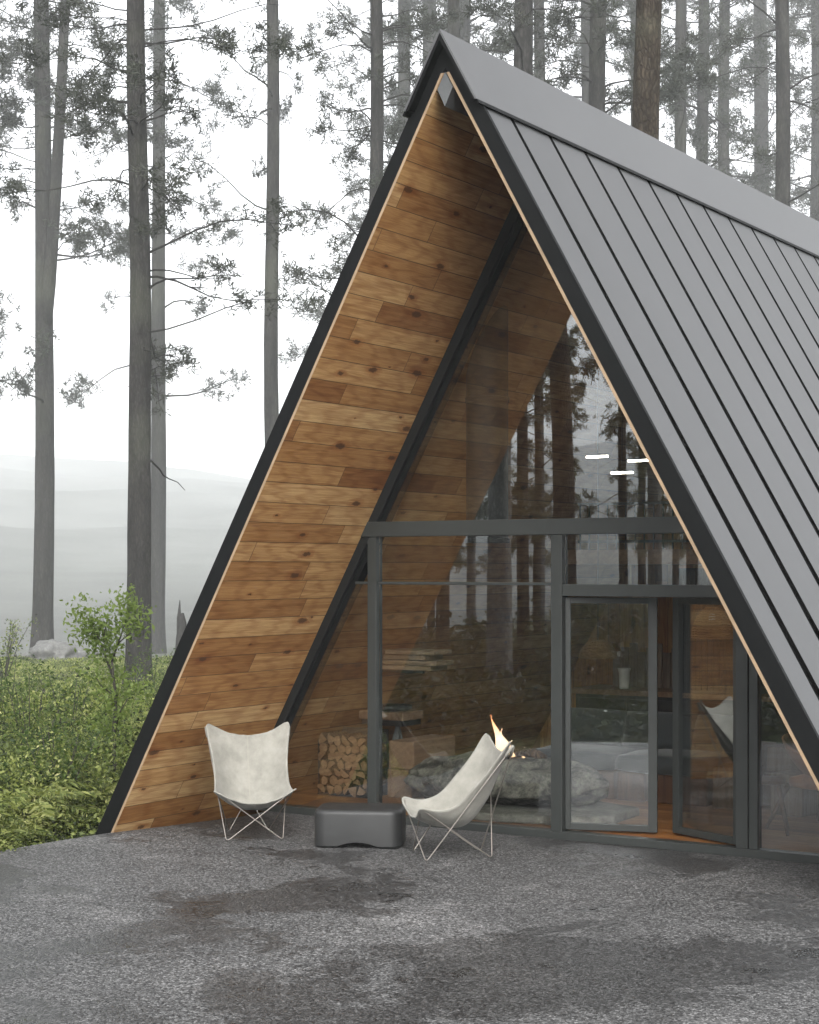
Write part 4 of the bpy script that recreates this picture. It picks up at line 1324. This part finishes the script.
for u_, d_, h_ in ((20, 15.2, .75), (58, 15.6, .95), (88, 17.2, .85), (30, 18.5, 1.15), (70, 20.5, 1.2), (8, 21.5, 1.25), (150, 24, 1.2), (112, 23, 1.1)):
    b_ = at(u_, d_); b_.z = ground(b_)
    st2, lp3 = [], []
    for k in range(7):
        a_ = rg.uniform(0, 6.28); sp = rg.uniform(.15, .42)
        tip = Vector((math.cos(a_) * sp, math.sin(a_) * sp, h_ * rg.uniform(.6, 1.05)))
        st2.append(([(0, 0, 0), tuple(tip * .5 + Vector((0, 0, .06))), tuple(tip)], .009, .003))
        for q in (.4, .55, .7, .82, .92, 1.0): lp3.append(tuple(tip * q + Vector((rg.gauss(0, .06), rg.gauss(0, .06), .06 * (1 - q)))))
    t_ = twig_plant('young_shrub', 'young leafy shrub with dark stems standing up among the ferns left of the cabin', 'shrub', b_, st2, lp3, 'shrub_leaf', .055, 20, .06)
    t_['group'] = 'young shrubs among the ferns'
# pale shrub on the left edge
pb = at(4, 62); pb.z = ground(pb)
st_, lp2 = [], []
for k in range(12):
    a = rg.uniform(-1, 1); tip = RT * (a * .55) + FW * rg.uniform(-.3, .3) + Vector((0, 0, rg.uniform(.8, 1.45)))
    st_.append(([(0, 0, 0), tuple(tip * .5 + Vector((0, 0, .15))), tuple(tip)], .014, .004))
    for q in (.55, .75, .9, 1.0): lp2.append(tuple(tip * q + Vector((rg.gauss(0, .05), rg.gauss(0, .05), .1 * (1 - q)))))
twig_plant('pale_shrub', 'thin pale twiggy shrub at the left edge in front of the foggy hill', 'shrub', pb, st_, lp2, 'fern', .08, 12, .07).scale = (1.8, 1.8, 1.8)
# boulder, fallen-rock and broken stump
p = at(50, 92); p.z = ground(p)
bm = BM(); rock(bm, 1.5, 1.0, .85, 5.0, 4, .35, .3)
tag(obj('boulder', bm, M['grey_rock'], smooth=True, loc=(p.x, p.y, p.z + .44), rz=.6), 'low grey boulder in the undergrowth below the forked pine', 'boulder')
p = at(62, 95); p.z = ground(p)
bm = BM(); rock(bm, 1.9, 1.0, .65, 9.0, 4, .3, .3)
tag(obj('boulder', bm, M['grey_rock'], smooth=True, loc=(p.x, p.y, p.z + .28), rz=.6), 'flatter grey rock just right of the boulder below the forked pine', 'boulder')
p = at(181, 100); p.z = ground(p)
bm = BM()
tube(bm, [(0, 0, -.2), (.01, 0, .5), (.03, .01, .9), (.05, .0, 1.12)], [.17, .13, .10, .03], 9)
tube(bm, [(-.07, .02, .4), (-.08, .02, 1.0), (-.06, .03, 1.42)], [.07, .055, .008], 7)
tube(bm, [(.09, -.02, .4), (.1, -.02, .85), (.09, 0, 1.0)], [.06, .04, .01], 7)
st__ = obj('broken_stump', bm, M['bark'], smooth=True, loc=p); st__.scale = (2.5, 2.5, 2.5)
tag(st__, 'jagged broken stump beside the sloping fascia on the left', 'stump')

# ------------------------------------------------------------------ haze
k = NT('haze_volume')
pv = k.n('ShaderNodeVolumePrincipled', Density=.0009, Anisotropy=.2)
pv.inputs['Color'].default_value = (.93, .945, .95, 1)
k.t.links.new(pv.outputs[0], k.out.inputs['Volume'])
bm = BM(); box(bm, -1230, 1230, -1230, 1230, -11, 175)
tag(obj('haze', bm, k.m), 'pale even fog between the trees', 'fog', kind='stuff')

# ------------------------------------------------------------------ render settings
c = S.cycles
c.max_bounces = 8; c.diffuse_bounces = 3; c.glossy_bounces = 3; c.transmission_bounces = 4; c.volume_bounces = 3; c.transparent_max_bounces = 16
c.use_denoising = True
c.sample_clamp_indirect = 6
c.caustics_reflective = False; c.caustics_refractive = False
